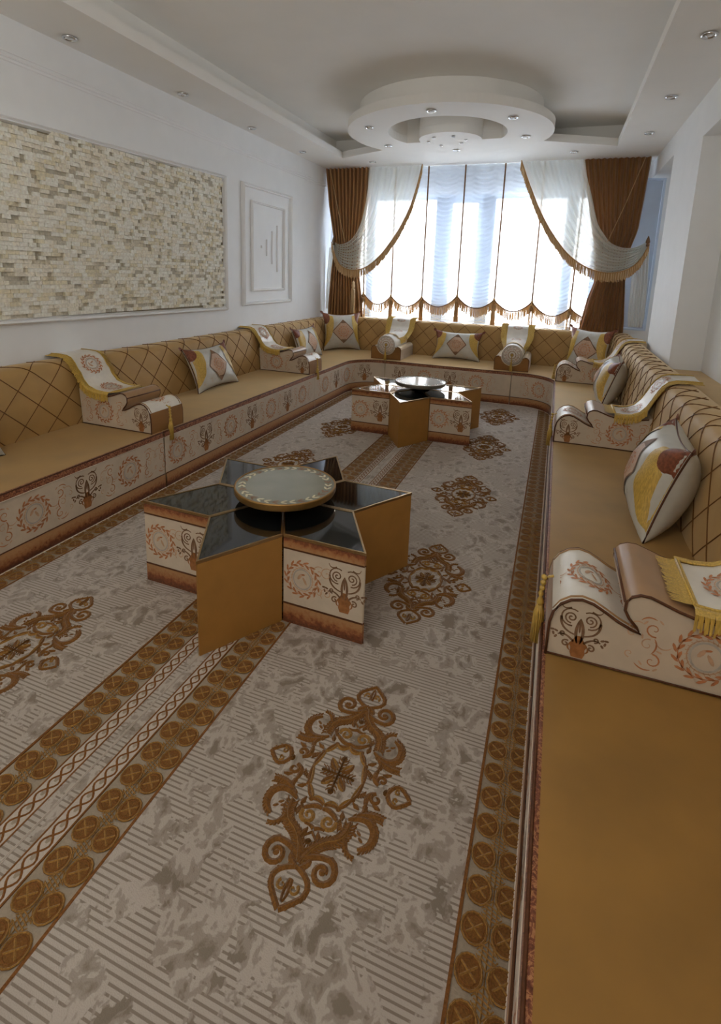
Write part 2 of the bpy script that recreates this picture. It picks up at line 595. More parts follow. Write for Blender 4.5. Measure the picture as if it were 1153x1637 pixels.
def wreath(mb, S, cu, cv, h, off, scroll=True):
    n = 15
    for i in range(n):
        a = 2 * PI * i / n
        for k, (rr, da) in enumerate(((.40, .32), (.33, -.1))):
            mb.blob(S, (cu + rr * h * math.cos(a + da * .3), cv + rr * h * math.sin(a + da * .3)), h * .075, h * .024, off, 'orange', 6, rot=a + PI / 2 + (.6 if k == 0 else -.5))
    mb.ribbon(S, ring(cu, cv, .355 * h, n=24), h * .014, off, 'orange')
    mb.ribbon(S, ring(cu, cv, .205 * h, .225 * h, 20), h * .03, off, 'greyp')
    for i in range(24):
        a = 2 * PI * i / 24
        mb.ribbon(S, [(cu + .225 * h * math.cos(a), cv + .245 * h * math.sin(a)), (cu + .275 * h * math.cos(a + .08), cv + .295 * h * math.sin(a + .08))], h * .012, off, 'oran2')
    mb.ribbon(S, ring(cu, cv, .245 * h, .265 * h, 20), h * .016, off, 'oran2')
    mb.blob(S, (cu - .06 * h, cv + .05 * h), h * .085, h * .035, off, 'oran2', 8, rot=1.0)
    mb.blob(S, (cu + .06 * h, cv - .03 * h), h * .030, h * .095, off, 'oran2', 8, rot=.5)
    mb.blob(S, (cu + .02 * h, cv + .11 * h), h * .05, h * .02, off, 'orange', 6, rot=.2)
    if scroll:
        for mx in (1, -1):
            T = lambda pts: sc_pts(pts, h, cu, cv, mx)
            mb.ribbon(S, T(bez((.42, .02), (.55, -.12), (.66, .06), 7)), taper(h * .022), off, 'oran2')
            mb.ribbon(S, T(spiral(.68, .24, .12, 1.1, -PI * .6, 1)), tail(h * .026), off, 'orange')
            mb.ribbon(S, T(spiral(.74, -.02, .10, 1.0, PI * .6, -1)), tail(h * .022), off, 'oran2')
            mb.ribbon(S, T(spiral(.66, -.27, .12, 1.1, PI * .5, 1)), tail(h * .026), off, 'orange')
            mb.ribbon(S, T(bez((.66, .1), (.58, -.02), (.68, -.16), 7)), taper(h * .024), off, 'orange')
            mb.ribbon(S, T(bez((.82, .30), (.95, .38), (1.02, .20), 7)), taper(h * .02), off, 'oran2')
            mb.ribbon(S, T(spiral(.96, .12, .07, 1.0, PI * .5, -1)), tail(h * .02), off, 'oran2')
            mb.ribbon(S, T(spiral(.96, -.22, .07, 1.0, -PI * .5, 1)), tail(h * .02), off, 'oran2')
            mb.ribbon(S, T(bez((.66, .40), (.78, .46), (.86, .36), 6)), taper(h * .024), off, 'orange')
            mb.ribbon(S, T(bez((.66, -.42), (.78, -.47), (.88, -.36), 6)), taper(h * .024), off, 'orange')
            for p, r in (((.60, .38), .8), ((.80, .33), 2.2), ((.58, -.1), .3), ((.60, -.40), 2.4), ((.80, -.34), .9), ((.82, .1), 1.5)):
                mb.blob(S, (cu + mx * p[0] * h, cv + p[1] * h), h * .045, h * .016, off, 'oran2', 6, rot=mx * r)


# ================================================================== SETTING
def hole_rect(x0, x1, z0, z1):
    return [(x0, z0), (x1, z0), (x1, z1), (x0, z1)]


def wall_xz(name, x0, x1, z0, z1, y0, y1, holes, mat='wall'):
    """wall slab in the XZ plane, between y0 and y1, with rectangular holes"""
    mb = MB()
    mb.prism([(x0, z0), (x1, z0), (x1, z1), (x0, z1)], y0, y1, mat, holes)
    mb.v = [(a, c, b) for a, b, c in mb.v]
    return struct(mb.build(name))


mb = MB()
mb.box(XL - .2, XN + .2, YN - .2, YB + .2, -.12, 0, 'tile')
struct(mb.build('floor'))

mb = MB()
mb.box(XL - .2, XL, YN - .2, YB + .2, 0, ZT + .1, 'wall')
wall_left = struct(mb.build('wall_left'))

# window wall
WX0, WX1, WZ0, WZ1 = -2.95, .42, .82, 2.60
wall_xz('wall_back', XL, XN, 0, ZT + .1, YB, YB + .18, [hole_rect(WX0, WX1, WZ0, WZ1), hole_rect(.60, 1.085, .9, 2.745)])
# wall behind the camera
wall_xz('wall_front', XL, XN, 0, ZT + .1, YN - .18, YN, [])
# right wall: back of the niches, column, headers
mb = MB()
mb.box(XN, XN + .2, YN - .2, YB + .2, 0, ZT + .1, 'wall')
struct(mb.build('wall_right'))
mb = MB()
mb.box(XR, XN - .001, 4.97, 6.18, 0, ZT, 'wall')
struct(mb.build('trim_column'))
mb = MB()
mb.box(XR, XN - .001, -.3, 4.969, 2.625, ZT, 'wall')
struct(mb.build('trim_niche_header'))
mb = MB()
mb.box(XR, XN - .001, 6.181, YB - .001, 2.74, ZT, 'wall')
struct(mb.build('trim_window_header'))
mb = MB()
mb.box(XR, XN - .001, YN + .001, -.301, 0, ZT, 'wall')
struct(mb.build('trim_near_column'))

# windows: frame, mullions, panes
fr = MB()
Y0, Y1 = YB + .05, YB + .13


def frame_piece(mb, x0, x1, z0, z1, w, y0=Y0, y1=Y1):
    mb.box(x0, x1, y0, y1, z0, z0 + w, 'frame')
    mb.box(x0, x1, y0, y1, z1 - w, z1, 'frame')
    mb.box(x0, x0 + w, y0, y1, z0 + w, z1 - w, 'frame')
    mb.box(x1 - w, x1, y0, y1, z0 + w, z1 - w, 'frame')


frame_piece(fr, WX0, WX1, WZ0, WZ1, .04)
window1 = struct(fr.build('window_1'))
for x0, x1 in ((-1.70, -1.55), (-1.07, -.92), (.02, .12), (-2.72, -2.64)):
    b = MB()
    b.box(x0, x1, Y0 - .03, Y1 + .02, WZ0 + .04, WZ1 - .04, 'framedk')
    b.build('mullion', window1)
for x0, x1, dz in ((-2.64, -1.70, 0), (-1.55, -1.07, .05), (-.92, .02, 0), (-2.91, -2.72, 0), (.12, .38, 0)):
    b = MB()
    frame_piece(b, x0 + .001, x1 - .001, WZ0 + .041, WZ1 - .041, .018 + dz, Y0 + .01, Y1 - .01)
    sash = b.build('sash', window1)
    b = MB()
    b.box(x0 + .02, x1 - .02, Y0 + .035, Y0 + .045, WZ0 + .06, WZ1 - .06, 'glass')
    b.build('pane', sash)
b = MB()
b.box(WX0 - .05, WX1 + .05, YB - .07, YB - .001, WZ0 - .05, WZ0 - .01, 'frame')
b.build('window_sill', window1)
fr = MB()
frame_piece(fr, .60, 1.085, .9, 2.745, .025, YB - .02, YB + .1)
window2 = struct(fr.build('window_2'))
b = MB()
b.box(.62, 1.065, YB + .03, YB + .05, .92, 2.73, 'blindp')
b.build('shutter_panel', window2)
b = MB()
b.box(.925, .945, YB - .02, YB - .001, 2.745, ZC, 'mould')
struct(b.build('trim_1'))

# ---- ceiling with tray, round ring and C-shaped slot
mb = MB()
mb.box(XL, XN, YN, YB, ZT, ZT + .1, 'ceil')
ceiling = struct(mb.build('ceiling'))

DC = (-1.24, 5.80)
DR = 1.05
TX0, TX1, TY0, TY1 = -2.795, .449, .0, 6.667


def arc(c, r, a0, a1, n):
    return [(c[0] + r * math.cos(a0 + (a1 - a0) * i / n), c[1] + r * math.sin(a0 + (a1 - a0) * i / n)) for i in range(n + 1)]


aL = math.atan2(6.35 - DC[1], -2.15 - DC[0])
aR = math.atan2(6.26 - DC[1], -.334 - DC[0])
discarc = arc(DC, DR, aL, aR + 2 * PI, 64)   # left end -> down around the near side -> right end
tray = [(TX0, TY0), (TX0, TY1)] + discarc + [(TX1, TY1), (TX1, TY0)]
# slot: near arc of the big circle, flat ends, around small disc
HC, HR = (-1.245, 5.75), .61
KC, KR = (-1.265, 6.04), .34
yend = 6.07
ha = math.acos(min(1, 0)) * 0
aa = math.asin((yend - HC[1]) / HR)
bigarc = arc(HC, HR, PI - aa, 2 * PI + aa, 40)
ka = math.asin((yend - KC[1]) / KR)
smallarc = arc(KC, KR, 2 * PI + ka, PI - ka, 28)
slot = bigarc + smallarc
room = [(XL, YN), (XR, YN), (XR, 6.18), (XN, 6.18), (XN, YB), (XL, YB)]
room = [(XL, YN), (XR, YN), (XR, YB), (XL, YB)]
mb = MB()
mb.prism(room, ZC, ZC + .08, 'ceil', [tray, slot])
struct(mb.build('trim_ceiling_soffit'))
mb = MB()   # cove walls above the lip, set back
cove = [(TX0 - .15, TY0), (TX0 - .15, TY1 + .14)] + [(TX1 + .15, TY1 + .14), (TX1 + .15, TY0)]
mb.prism([(XL, YN), (XR, YN), (XR, YB), (XL, YB)], ZC + .081, ZT - .001, 'ceil', [cove])
struct(mb.build('trim_ceiling_cove'))
mb = MB()   # drum above the ring (between disc and upper ceiling), with the slot going through
mb.prism(arc(DC, .93, 0, 2 * PI, 72)[:-1], ZC + .081, ZT - .002, 'ceil', [slot])
struct(smooth_angle(mb.build('trim_ceiling_ring'), 30))

# ---- cornice and wall mouldings on the left wall


def moulding_yz(mb, pts, w, d, closed=True, x=XL):
    """picture-frame moulding on the left wall; pts in (y,z)"""
    n = len(pts)
    cy = sum(p[0] for p in pts) / n
    cz = sum(p[1] for p in pts) / n
    prof = [(0, 0), (.15, .7), (.35, 1), (.6, .55), (.8, .8), (1, 0)]
    rings = []
    for y, z in pts:
        sy = 1 if y < cy else -1
        sz = 1 if z < cz else -1
        rings.append([(x + .001 + d * q, y + sy * w * p, z + sz * w * p) for p, q in prof])
    L = len(prof)
    vs = [v for r in rings for v in r]
    fs = [(i * L + j, i * L + j + 1, ((i + 1) % n) * L + j + 1, ((i + 1) % n) * L + j) for i in range(n) for j in range(L - 1)]
    mb.add(vs, fs, 'mould')


mb = MB()
for k, (z, d) in enumerate(((2.70, .016), (2.725, .022), (2.75, .012))):
    mb.tube([(XL + .004, YN, z), (XL + .004, YB, z)], d * .38, 'mould', 6)
struct(mb.build('trim_cornice_left'))
SPY0, SPY1 = .3, 4.727


def spz(y, t):  # stone field edge heights
    a = 2.395 + (y - 4.727) * .0206 if t else 1.10 - (y - 4.742) * .0132
    return a


mb = MB()
moulding_yz(mb, [(SPY0 - .06, spz(SPY0, 0) - .04), (SPY1 + .045, spz(SPY1, 0) - .04), (SPY1 + .045, spz(SPY1, 1) + .03), (SPY0 - .06, spz(SPY0, 1) + .03)], .045, .042)
struct(mb.build('trim_stone_frame'))
mb = MB()
moulding_yz(mb, [(5.076, 1.092), (6.209, 1.092), (6.209, 2.426), (5.076, 2.423)], .045, .036)
struct(mb.build('trim_panel_outer'))
mb = MB()
moulding_yz(mb, [(5.265, 1.25), (6.03, 1.25), (6.03, 2.25), (5.265, 2.257)], .028, .028)
struct(mb.build('trim_panel_inner'))
mb = MB()
for y, z0, z1 in ((5.493, 1.745, 1.775), (5.614, 1.66, 1.85), (5.739, 1.57, 1.953), (5.861, 1.475, 2.03)):
    mb.tube([(XL + .002, y, z0), (XL + .002, y, z1)], .016, 'mould', 8)
struct(mb.build('trim_panel_bars'))

# ---- split-face stones
lens = [.035, .045, .055, .07, .09]
svar = {}
for li, L in enumerate(lens):
    for mi in range(5):
        b = MB()
        h = .0262
        r = random.Random(li * 10 + mi)
        nx, nz = 2, 1
        fr_ = [(r.uniform(0, .005) + .03, y, z) for z in (0, h) for y in (0.0008, L / 2, L - .0008)]
        bk = [(0, y, z) for z in (0, h) for y in (0.0008, L / 2, L - .0008)]
        b.add(fr_ + bk, [(0, 1, 4, 3), (1, 2, 5, 4), (6, 7, 1, 0), (7, 8, 2, 1), (3, 4, 10, 9), (4, 5, 11, 10), (0, 3, 9, 6), (2, 8, 11, 5)], 'stone%d' % mi)
        svar[(li, mi)] = b
smesh = {k: b.mesh('stone') for k, b in svar.items()}
mb = MB()
mb.prism([(SPY0, spz(SPY0, 0)), (SPY1, spz(SPY1, 0)), (SPY1, spz(SPY1, 1)), (SPY0, spz(SPY0, 1))], XL + .0005, XL + .002, 'grout')
mb.v = [(c, a, b_) for a, b_, c in mb.v]
mb.build('stone_backing', wall_left)
stones = []
z = 1.105
rs = random.Random(3)
while z < 2.41:
    y = SPY0 + rs.uniform(0, .04)
    while y < SPY1 - .05:
        li = rs.choices(range(5), (2, 4, 4, 3, 2))[0]
        L = lens[li]
        if y + L > SPY1:
            break
        if z > spz(y, 0) and z + .028 < spz(y, 1) + .004:
            mi = rs.choices(range(5), (5, 6, 2, 2, 2))[0]
            stones.append((y, z, li, mi, rs.uniform(-.012, .004) if mi in (0, 1, 4) else rs.uniform(-.027, -.014)))
        y += L + .0005
    z += .0272
# the 300 nearest visible ones are separate pieces
vis = sorted([s for s in stones if s[0] > 2.30], key=lambda s: s[0])
sep = set(id(s) for s in vis[:300])
rest = MB()
for s in stones:
    if id(s) in sep:
        o = bpy.data.objects.new('stone', smesh[(s[2], s[3])])
        COL.objects.link(o)
        o.parent = wall_left
        o.location = (XL + .003 + s[4], s[0], s[1])
    else:
        b = svar[(s[2], s[3])]
        rest.add([(XL + .003 + s[4] + p[0], s[0] + p[1], s[1] + p[2]) for p in b.v], b.f, 'stone%d' % s[3])
rest.build('stone_cladding', wall_left, kind='stuff')


# ---- recessed downlights
def downlight(name, x, y, r, label, group):
    t = thing(name, label, 'lamp', (x, y, ZC), 0, group)
    b = MB()
    b.lathe([(r * 1.0, -.001), (r * 1.05, -.008), (r * .9, -.014), (r * .72, -.012), (r * .66, -.001)], (0, 0, 0), 'chrome', 28)
    b.build('ring', t, True)
    b = MB()
    b.lathe([(r * .66, -.002), (r * .5, -.010), (r * .3, -.014), (0.0001, -.015)], (0, 0, 0), 'lens', 20)
    b.build('lens', t, True)


ordn = ['first', 'second', 'third', 'fourth']
for i, y in enumerate((6.205, 5.097, 4.01, 2.883)):
    downlight('downlight', -3.17 + (.0 if i else .03), y, .045, 'chrome recessed downlight in left ceiling strip, %s from the window' % ordn[i], 'downlights in the left ceiling strip')
for i, y in enumerate((6.154, 5.051, 3.911)):
    downlight('downlight', .685, y, .045, 'chrome recessed downlight in right ceiling strip, %s from the window' % ordn[i], 'downlights in the right ceiling strip')
downlight('downlight', .01, 6.839, .045, 'chrome recessed downlight above the right half of the curtains', 'downlights along the curtains')
downlight('downlight', -2.468, 6.924, .045, 'chrome recessed downlight above the left half of the curtains', 'downlights along the curtains')
for (x, y), d in zip(((-1.225, 4.953), (-.544, 5.321), (-.475, 6.042), (-1.957, 5.349), (-2.0, 6.127), (-1.279, 6.491)),
                     ('nearest the camera', 'at its near right', 'at its far right', 'at its near left', 'at its far left', 'farthest from the camera')):
    downlight('downlight', x, y, .045, 'chrome recessed downlight in the round ceiling ring, %s' % d, 'downlights in the round ceiling ring')
for (x, y), d in zip(((-1.408, 5.872), (-1.199, 5.865), (-1.096, 6.039), (-1.503, 6.029), (-1.405, 6.227), (-1.166, 6.173)),
                     ('near left one', 'near right one', 'rightmost one', 'leftmost one', 'far left one', 'far right one')):
    downlight('small_spotlight', x, y, .019, 'tiny spotlight in the small central ceiling disc, %s of six' % d, 'tiny spotlights in the central disc')

# ================================================================== RUGS
SEAM = -1.1726


def flatS(cx, cy, z):
    return lambda u, v, o: (cx + u, cy + v, z + o)


def medallion_mesh():
    mb = MB()
    S = flatS(0, 0, 0)
    for mx in (1, -1):
        for my in (1, -1):
            T = lambda p: [(mx * a, my * b) for a, b in p]
            R = lambda p, w, m='rugdark', r=.005: mb.ribbon(S, T(p), (lambda t: w(t) * 1.35) if callable(w) else w * 1.3, .0004, m, rise=r)
            def feather(path, ln, side, w=.007, step=1, mat='rugdark', lean=.5):
                for i in range(1, len(path) - 1, step):
                    p, q = path[i], path[i + 1]
                    tx, ty = q[0] - p[0], q[1] - p[1]
                    L = math.hypot(tx, ty) or 1
                    tx, ty = tx / L, ty / L
                    nx, ny = -ty * side, tx * side
                    R([p, (p[0] + (nx + lean * tx) * ln * .6, p[1] + (ny + lean * ty) * ln * .6), (p[0] + (nx * .8 + 1.4 * lean * tx) * ln, p[1] + (ny * .8 + 1.4 * lean * ty) * ln)], tail(w, .35), mat, .003)
            # finial: heart-shaped leaf with curls inside
            fin = bez((0, .268), (.064, .290), (.042, .328), 8) + bez((.042, .328), (.026, .346), (.0, .368), 6)
            R(fin, .0115)
            feather(fin, .010, -1, step=2)
            R(spiral(.016, .318, .013, 1.1, -PI * .3, 1), tail(.007), 'ruggold')
            R(bez((.002, .30), (.010, .335), (.0, .352), 5), tail(.008, .5), 'rugdark')
            # big curls beside the neck
            R(bez((.0, .252), (.035, .222), (.075, .225), 7), tail(.014, .9))
            R(spiral(.066, .258, .036, 1.25, -PI * .45, 1, r1=.2), tail(.014, .6))
            mb.blob(S, (mx * .066, my * .258), .009, .009, .0004, 'rugdark', 8, rise=.004)
            R(bez((.0, .275), (.02, .262), (.03, .245), 5), taper(.014))
            # feathered rail from the neck to the horn
            rail = bez((.002, .262), (.014, .205), (.055, .185), 10) + bez((.055, .185), (.090, .170), (.088, .118), 10)
            R(rail, taper(.020, .5))
            R([(x_ + .0045, y_ - .001) for x_, y_ in rail], .004, 'ruggold', .0065)
            feather(rail, .020, -1, .0075)
            feather(rail, .024, 1, .0075)
            R([(.0, .228), (.026, .203), (.0, .178)], .006)
            mb.blob(S, (0, my * .204), .009, .009, .0004, 'rugdark', 8, rise=.004)
            # horn with seeds
            horn = bez((.078, .112), (.135, .075), (.158, .118), 9) + bez((.158, .118), (.168, .160), (.128, .175), 8)
            R(horn, taper(.019, .35))
            feather(horn, .016, -1, .008)
            R(bez((.088, .165), (.100, .200), (.128, .196), 6), tail(.014, .4))
            feather(bez((.088, .165), (.100, .200), (.128, .196), 6), .012, 1, .007)
            for q in ((.118, .135), (.128, .150), (.108, .142)):
                mb.blob(S, (mx * q[0], my * q[1]), .0095, .0045, .0004, 'rugdark', 7, rot=mx * my * .6, rise=.003)
            # lower feathered arm towards the side crown
            arm_ = bez((.098, .092), (.140, .070), (.172, .078), 9)
            R(arm_, taper(.018, .4))
            feather(arm_, .018, 1, .008)
            feather(arm_, .014, -1, .007)
            # side crown (small heart leaf pointing outwards)
            cr = bez((.158, .0), (.168, .034), (.192, .030), 7) + bez((.192, .030), (.208, .020), (.226, .0), 5)
            R(cr, .0105)
            feather(cr, .009, 1, step=2)
            R(spiral(.186, .013, .010, 1.1, PI * .4, 1), tail(.006), 'ruggold')
            mb.blob(S, (mx * .152, 0), .008, .011, .0004, 'rugdark', 8, rise=.004)
            # small S curls
            R(spiral(.132, .030, .018, 1.1, -PI * .6, -1), tail(.010, .7))
            R(bez((.126, .014), (.098, .022), (.110, .060), 7), taper(.012, .6))
            R(bez((.110, .060), (.118, .082), (.096, .096), 5), tail(.012, .6))
            feather(bez((.072, .050), (.092, .044), (.104, .030), 5), .016, -1, .008)
            # inner pair of spirals
            R(spiral(.030, .140, .023, 1.3, -PI * .1, 1), tail(.011, .6), 'ruggold')
            R(bez((.0, .112), (.020, .100), (.052, .128), 7), taper(.012, .6))
            R(bez((.0, .170), (.012, .160), (.030, .164), 5), tail(.010, .5))
            feather(bez((.055, .118), (.066, .128), (.072, .145), 6), .016, 1, .007)
            # ring of lens arcs
            for p0, p1, p2 in (((.0, .100), (.022, .088), (.040, .094)), ((.040, .094), (.058, .086), (.066, .058)), ((.066, .058), (.082, .040), (.080, .0))):
                R(bez(p0, p1, p2, 6), .0075)
                R(bez(p0, (p1[0] * .80, p1[1] * .80), p2, 6), .0065, 'ruggold')
            mb.blob(S, (mx * .042, my * .096), .008, .008, .0004, 'rugdark', 7, rise=.004)
            mb.blob(S, (mx * .070, my * .056), .008, .008, .0004, 'rugdark', 7, rise=.004)
            # feathery cross in the middle
            for e in ((0, .056), (.048, 0)):
                st = [(e[0] * i / 5, e[1] * i / 5) for i in range(6)]
                R(st, .006)
                feather(st, .020, 1 if e[0] else -1, .0050)
                mb.blob(S, (mx * e[0], my * e[1]), .006 + .004 * (e[1] > 0), .010 - .004 * (e[1] == 0), .0004, 'rugdark', 6, rise=.004)
            R(bez((.008, .010), (.030, .018), (.036, .044), 6), taper(.010))
            R(bez((.008, .010), (.012, .036), (.036, .044), 6), taper(.008), 'ruggold')
            # fillers
            for q, (lx, ly, la) in enumerate(((.085, .070, .5), (.060, .110, 1.3), (.14, .052, .3), (.020, .185, 1.2))):
                R([(lx - .013 * math.cos(la), ly - .013 * math.sin(la)), (lx, ly), (lx + .014 * math.cos(la), ly + .014 * math.sin(la))], taper(.012), 'rugdark')
    return mb.mesh('medallion')


med = medallion_mesh()
RZ = .012


def make_rug(label, x_seam, sgn, xout):
    """one rug; its inner border lies at the seam, sgn = +1 right rug, -1 left rug"""
    xa, xb = sorted((x_seam, xout))
    t = thing('rug', label, 'rug', ((xa + xb) / 2, 3.3, 0))
    ox, oy = -(xa + xb) / 2, -3.3
    y0, y1 = -.6, 6.75
    L = lambda x: x + ox
    b = MB()
    b.box(L(xa), L(xb), y0 + oy, y1 + oy, .0005, RZ - .002, 'rugband')
    b.build('base', t)
    c = (xa + xb) / 2

    def rect(name, d0, d1, mat, h=0.0):
        """strip at distance d0..d1 from each rug edge (inner and outer edge alike)"""
        b = MB()
        for e, s_ in ((xa, 1), (xb, -1)):
            x0, x1 = sorted((e + s_ * d0, e + s_ * d1))
            b.box(L(x0), L(x1), y0 + oy, y1 + oy, RZ - .002, RZ + h, mat)
        return b.build(name, t)

    b = MB()
    b.box(L(xa + .234), L(xb - .234), y0 + oy, y1 + oy, RZ - .002, RZ + .0005, 'rug')
    b.build('field', t)
    b = MB()
    for e, s_ in ((xa, 1), (xb, -1)):
        x0, x1 = sorted((e + s_ * .003, e + s_ * .036))
        b.box(L(x0), L(x1), y0 + oy, y1 + oy, RZ - .002, RZ + .0005, 'rug')
    b.build('selvedge', t)
    rect('seam_edging', .0002, .003, 'ruglite', .002)
    rect('border_line', .229, .237, 'rugline', .0015)
    rect('border_line', .034, .039, 'rugline', .0015)
    rect('border_line', .086, .091, 'rugline', .0015)
    rect('guilloche_ground', .039, .086, 'ruglite', .0006)
    S = flatS(ox, oy, RZ)
    b = MB()
    for e, s_ in ((xa, 1), (xb, -1)):
        xc = e + s_ * .0625
        for ph in (0, PI):
            n = int((y1 - y0) / .0087)
            pts = [(xc + .0155 * math.sin(2 * PI * (y0 + (y1 - y0) * i / n) / .087 + ph), y0 + (y1 - y0) * i / n) for i in range(n + 1)]
            b.ribbon(S, pts, .0065, .0008, 'rugline', rise=.0015)
        y = y0 + .02175
        k = 0
        while y < y1:
            b.blob(S, (xc, y), .007, .010, .0010, 'rugband', 6)
            y += .0435
    b.build('guilloche', t, kind='stuff')
    b = MB()
    for e, s_ in ((xa, 1), (xb, -1)):
        y = y0 + .01
        while y < y1 - .04:
            for d in (.1265, .1965):
                xc = e + s_ * d
                near = y < 3.2
                b.blob(S, (xc, y), .0325, .036, .0006, 'rugdark', 14 if near else 8, rise=.0012)
                b.ribbon(S, ring(xc, y, .0295, .033, 14 if near else 8), .0045, .0012, 'ruggold', rise=.002)
                if near:
                    b.ribbon(S, ring(xc, y, .022, .025, 12), .003, .0016, 'rugline', rise=.001)
                for a in (.6, PI - .6):
                    b.ribbon(S, [(xc - .022 * math.cos(a), y - .026 * math.sin(a)), (xc, y), (xc + .022 * math.cos(a), y + .026 * math.sin(a))], .0055, .0016, 'ruggold', rise=.002)
            xc = e + s_ * .1615
            ym = y + .0417
            if near:
                for q in (-.012, -.004, .004, .012):
                    b.ribbon(S, [(xc - .019, ym + q + .006), (xc, ym + q * 1.2), (xc + .019, ym + q - .006)], .0035, .0014, 'ruggold', rise=.0018)
                for q in (-.012, 0, .012):
                    b.ribbon(S, [(xc + q, ym - .02), (xc + q, ym + .02)], .0035, .0012, 'ruggold', rise=.0016)
                for d in (-1, 1):
                    b.ribbon(S, [(xc, y - .03), (xc, y + .03)], .003, .0008, 'ruggold', rise=.001)
                    b.ribbon(S, [(xc, y + .012), (xc + d * .024, ym - .004)], .003, .0008, 'ruggold', rise=.001)
                    b.ribbon(S, [(xc, y + .0834 - .012), (xc + d * .024, ym + .004)], .003, .0008, 'ruggold', rise=.001)
            else:
                b.blob(S, (xc, ym), .02, .02, .0012, 'ruggold', 4, rise=.0015)
            y += .0834
    b.build('border_rosettes', t, kind='stuff')
    for k in range(6):
        y = 1.225 + 1.122 * k
        if k == 5:
            y = .103
        o = bpy.data.objects.new('medallion', med)
        COL.objects.link(o)
        o.parent = t
        o.location = ((c + (0.028 if sgn > 0 else -.01)) + ox, y + oy, RZ + .0005)
    return t


make_rug('mottled grey-beige rug with brown medallions, the one alongside the right sofa', SEAM + .0005, 1, .1616)
make_rug('mottled grey-beige rug with brown medallions, the one alongside the left sofa', SEAM - .0005, -1, -2.5066)

# ================================================================== SOFA
ZS = .407
XF, YF, XFR = -2.394, 6.345, .060     # front faces: left, back, right
R = .35
path = [(XF, -.9)] + [(XF, y) for y in np.arange(-.8, 5.995 - .05, .1)]
path += arc((XF + R, YF - R), R, PI, PI / 2, 14)
x = XF + R + .1
while x < XFR - R - .05:
    path.append((x, YF))
    x += .1
path += arc((XFR - R, YF - R), R, PI / 2, 0, 14)
y = YF - R - .1
while y > -.95:
    path.append((XFR, y))
    y -= .1
path = [(float(a), float(b)) for a, b in path]
cum = [0]
for a, b in zip(path, path[1:]):
    cum.append(cum[-1] + math.dist(a, b))


def P(s):
    s = min(max(s, 0), cum[-1] - 1e-6)
    i = int(np.searchsorted(cum, s, 'right')) - 1
    i = min(i, len(path) - 2)
    t = (s - cum[i]) / (cum[i + 1] - cum[i])
    a, b = path[i], path[i + 1]
    return (a[0] + (b[0] - a[0]) * t, a[1] + (b[1] - a[1]) * t)


def Nrm(s):
    a, b = P(s - .03), P(s + .03)
    L = math.dist(a, b)
    return ((b[1] - a[1]) / L, -(b[0] - a[0]) / L)


def s_of(x=None, y=None, side='L'):
    """arc length of a path position"""
    best = min(range(len(path)), key=lambda i: (path[i][0] - x) ** 2 + (path[i][1] - y) ** 2)
    base = cum[best]
    d = 1e9
    r = base
    for k in range(-60, 61):
        q = P(base + k * .002)
        e = math.dist(q, (x, y))
        if e < d:
            d, r = e, base + k * .002
    return r


def bprof():
    """backrest cross-section (d outwards from seat/back crease, z)"""
    return [(0, ZS - .01), (.005, .48), (.02, .60), (.042, .72), (.058, .79), (.068, .822), (.082, .845), (.104, .858), (.135, .864), (.17, .866), (.21, .866), (.245, .860), (.262, .842), (.268, .80), (.268, ZS)]


BP = bprof()
BC = [0]
for a, b in zip(BP, BP[1:]):
    BC.append(BC[-1] + math.dist(a, b))


def bpt(q, off=0, dz=0):
    q = min(max(q, 0), BC[-1] - 1e-6)
    i = int(np.searchsorted(BC, q, 'right')) - 1
    i = min(i, len(BP) - 2)
    t = (q - BC[i]) / (BC[i + 1] - BC[i])
    a, b = BP[i], BP[i + 1]
    L = math.dist(a, b)
    nx, nz = -(b[1] - a[1]) / L, (b[0] - a[0]) / L
    return (a[0] + (b[0] - a[0]) * t + nx * off, a[1] + (b[1] - a[1]) * t + nz * off + dz)


PITCH = .225
QMAX = BC[10]   # quilting reaches the rear top edge


def backrest(root, p0, p1, dvec, dz=0.0, phase=0.0, clip0=0, clip1=0):
    """run from p0 to p1 along the crease; dvec points away from the room"""
    L = math.dist(p0, p1)
    ax, ay = (p1[0] - p0[0]) / L, (p1[1] - p0[1]) / L
    nu = max(4, int(L / .032))
    qs = [BC[-1] * j / 44 for j in range(45)]

    def pos(a, q, off):
        d, z = bpt(q, off, dz)
        return (p0[0] + ax * a + dvec[0] * d, p0[1] + ay * a + dvec[1] * d, z)

    def puff(a, q):
        if q > QMAX:
            return 0
        u = (a + phase + q) / PITCH
        v = (a + phase - q) / PITCH
        return .0035 * abs(math.sin(PI * u)) ** .6 * abs(math.sin(PI * v)) ** .6
    mb = MB()
    mb.grid(lambda i, j: pos(L * i, BC[-1] * j, puff(L * i, BC[-1] * j)), nu, 44, 'seat2')
    for e in (0, L):   # end caps
        loop = [pos(e, q, 0) for q in qs]
        mb.add(loop, [tuple(range(len(loop)))], 'seat2')
    br = mb.build('backrest', root, True)
    mb = MB()
    k0 = math.floor((phase - QMAX) / PITCH) - 1
    for fam in (1, -1):
        for k in range(k0, int((L + phase + QMAX) / PITCH) + 2):
            pts = []
            n = 40
            for i in range(n + 1):
                q = QMAX * i / n
                a = k * PITCH - phase - fam * q
                if 0 <= a <= L:
                    pts.append(pos(a, q, .0022))
            if len(pts) > 2:
                mb.tube(pts, .0030, 'cordq', 4)
    mb.build('quilting_cord', br, kind='stuff')
    return br


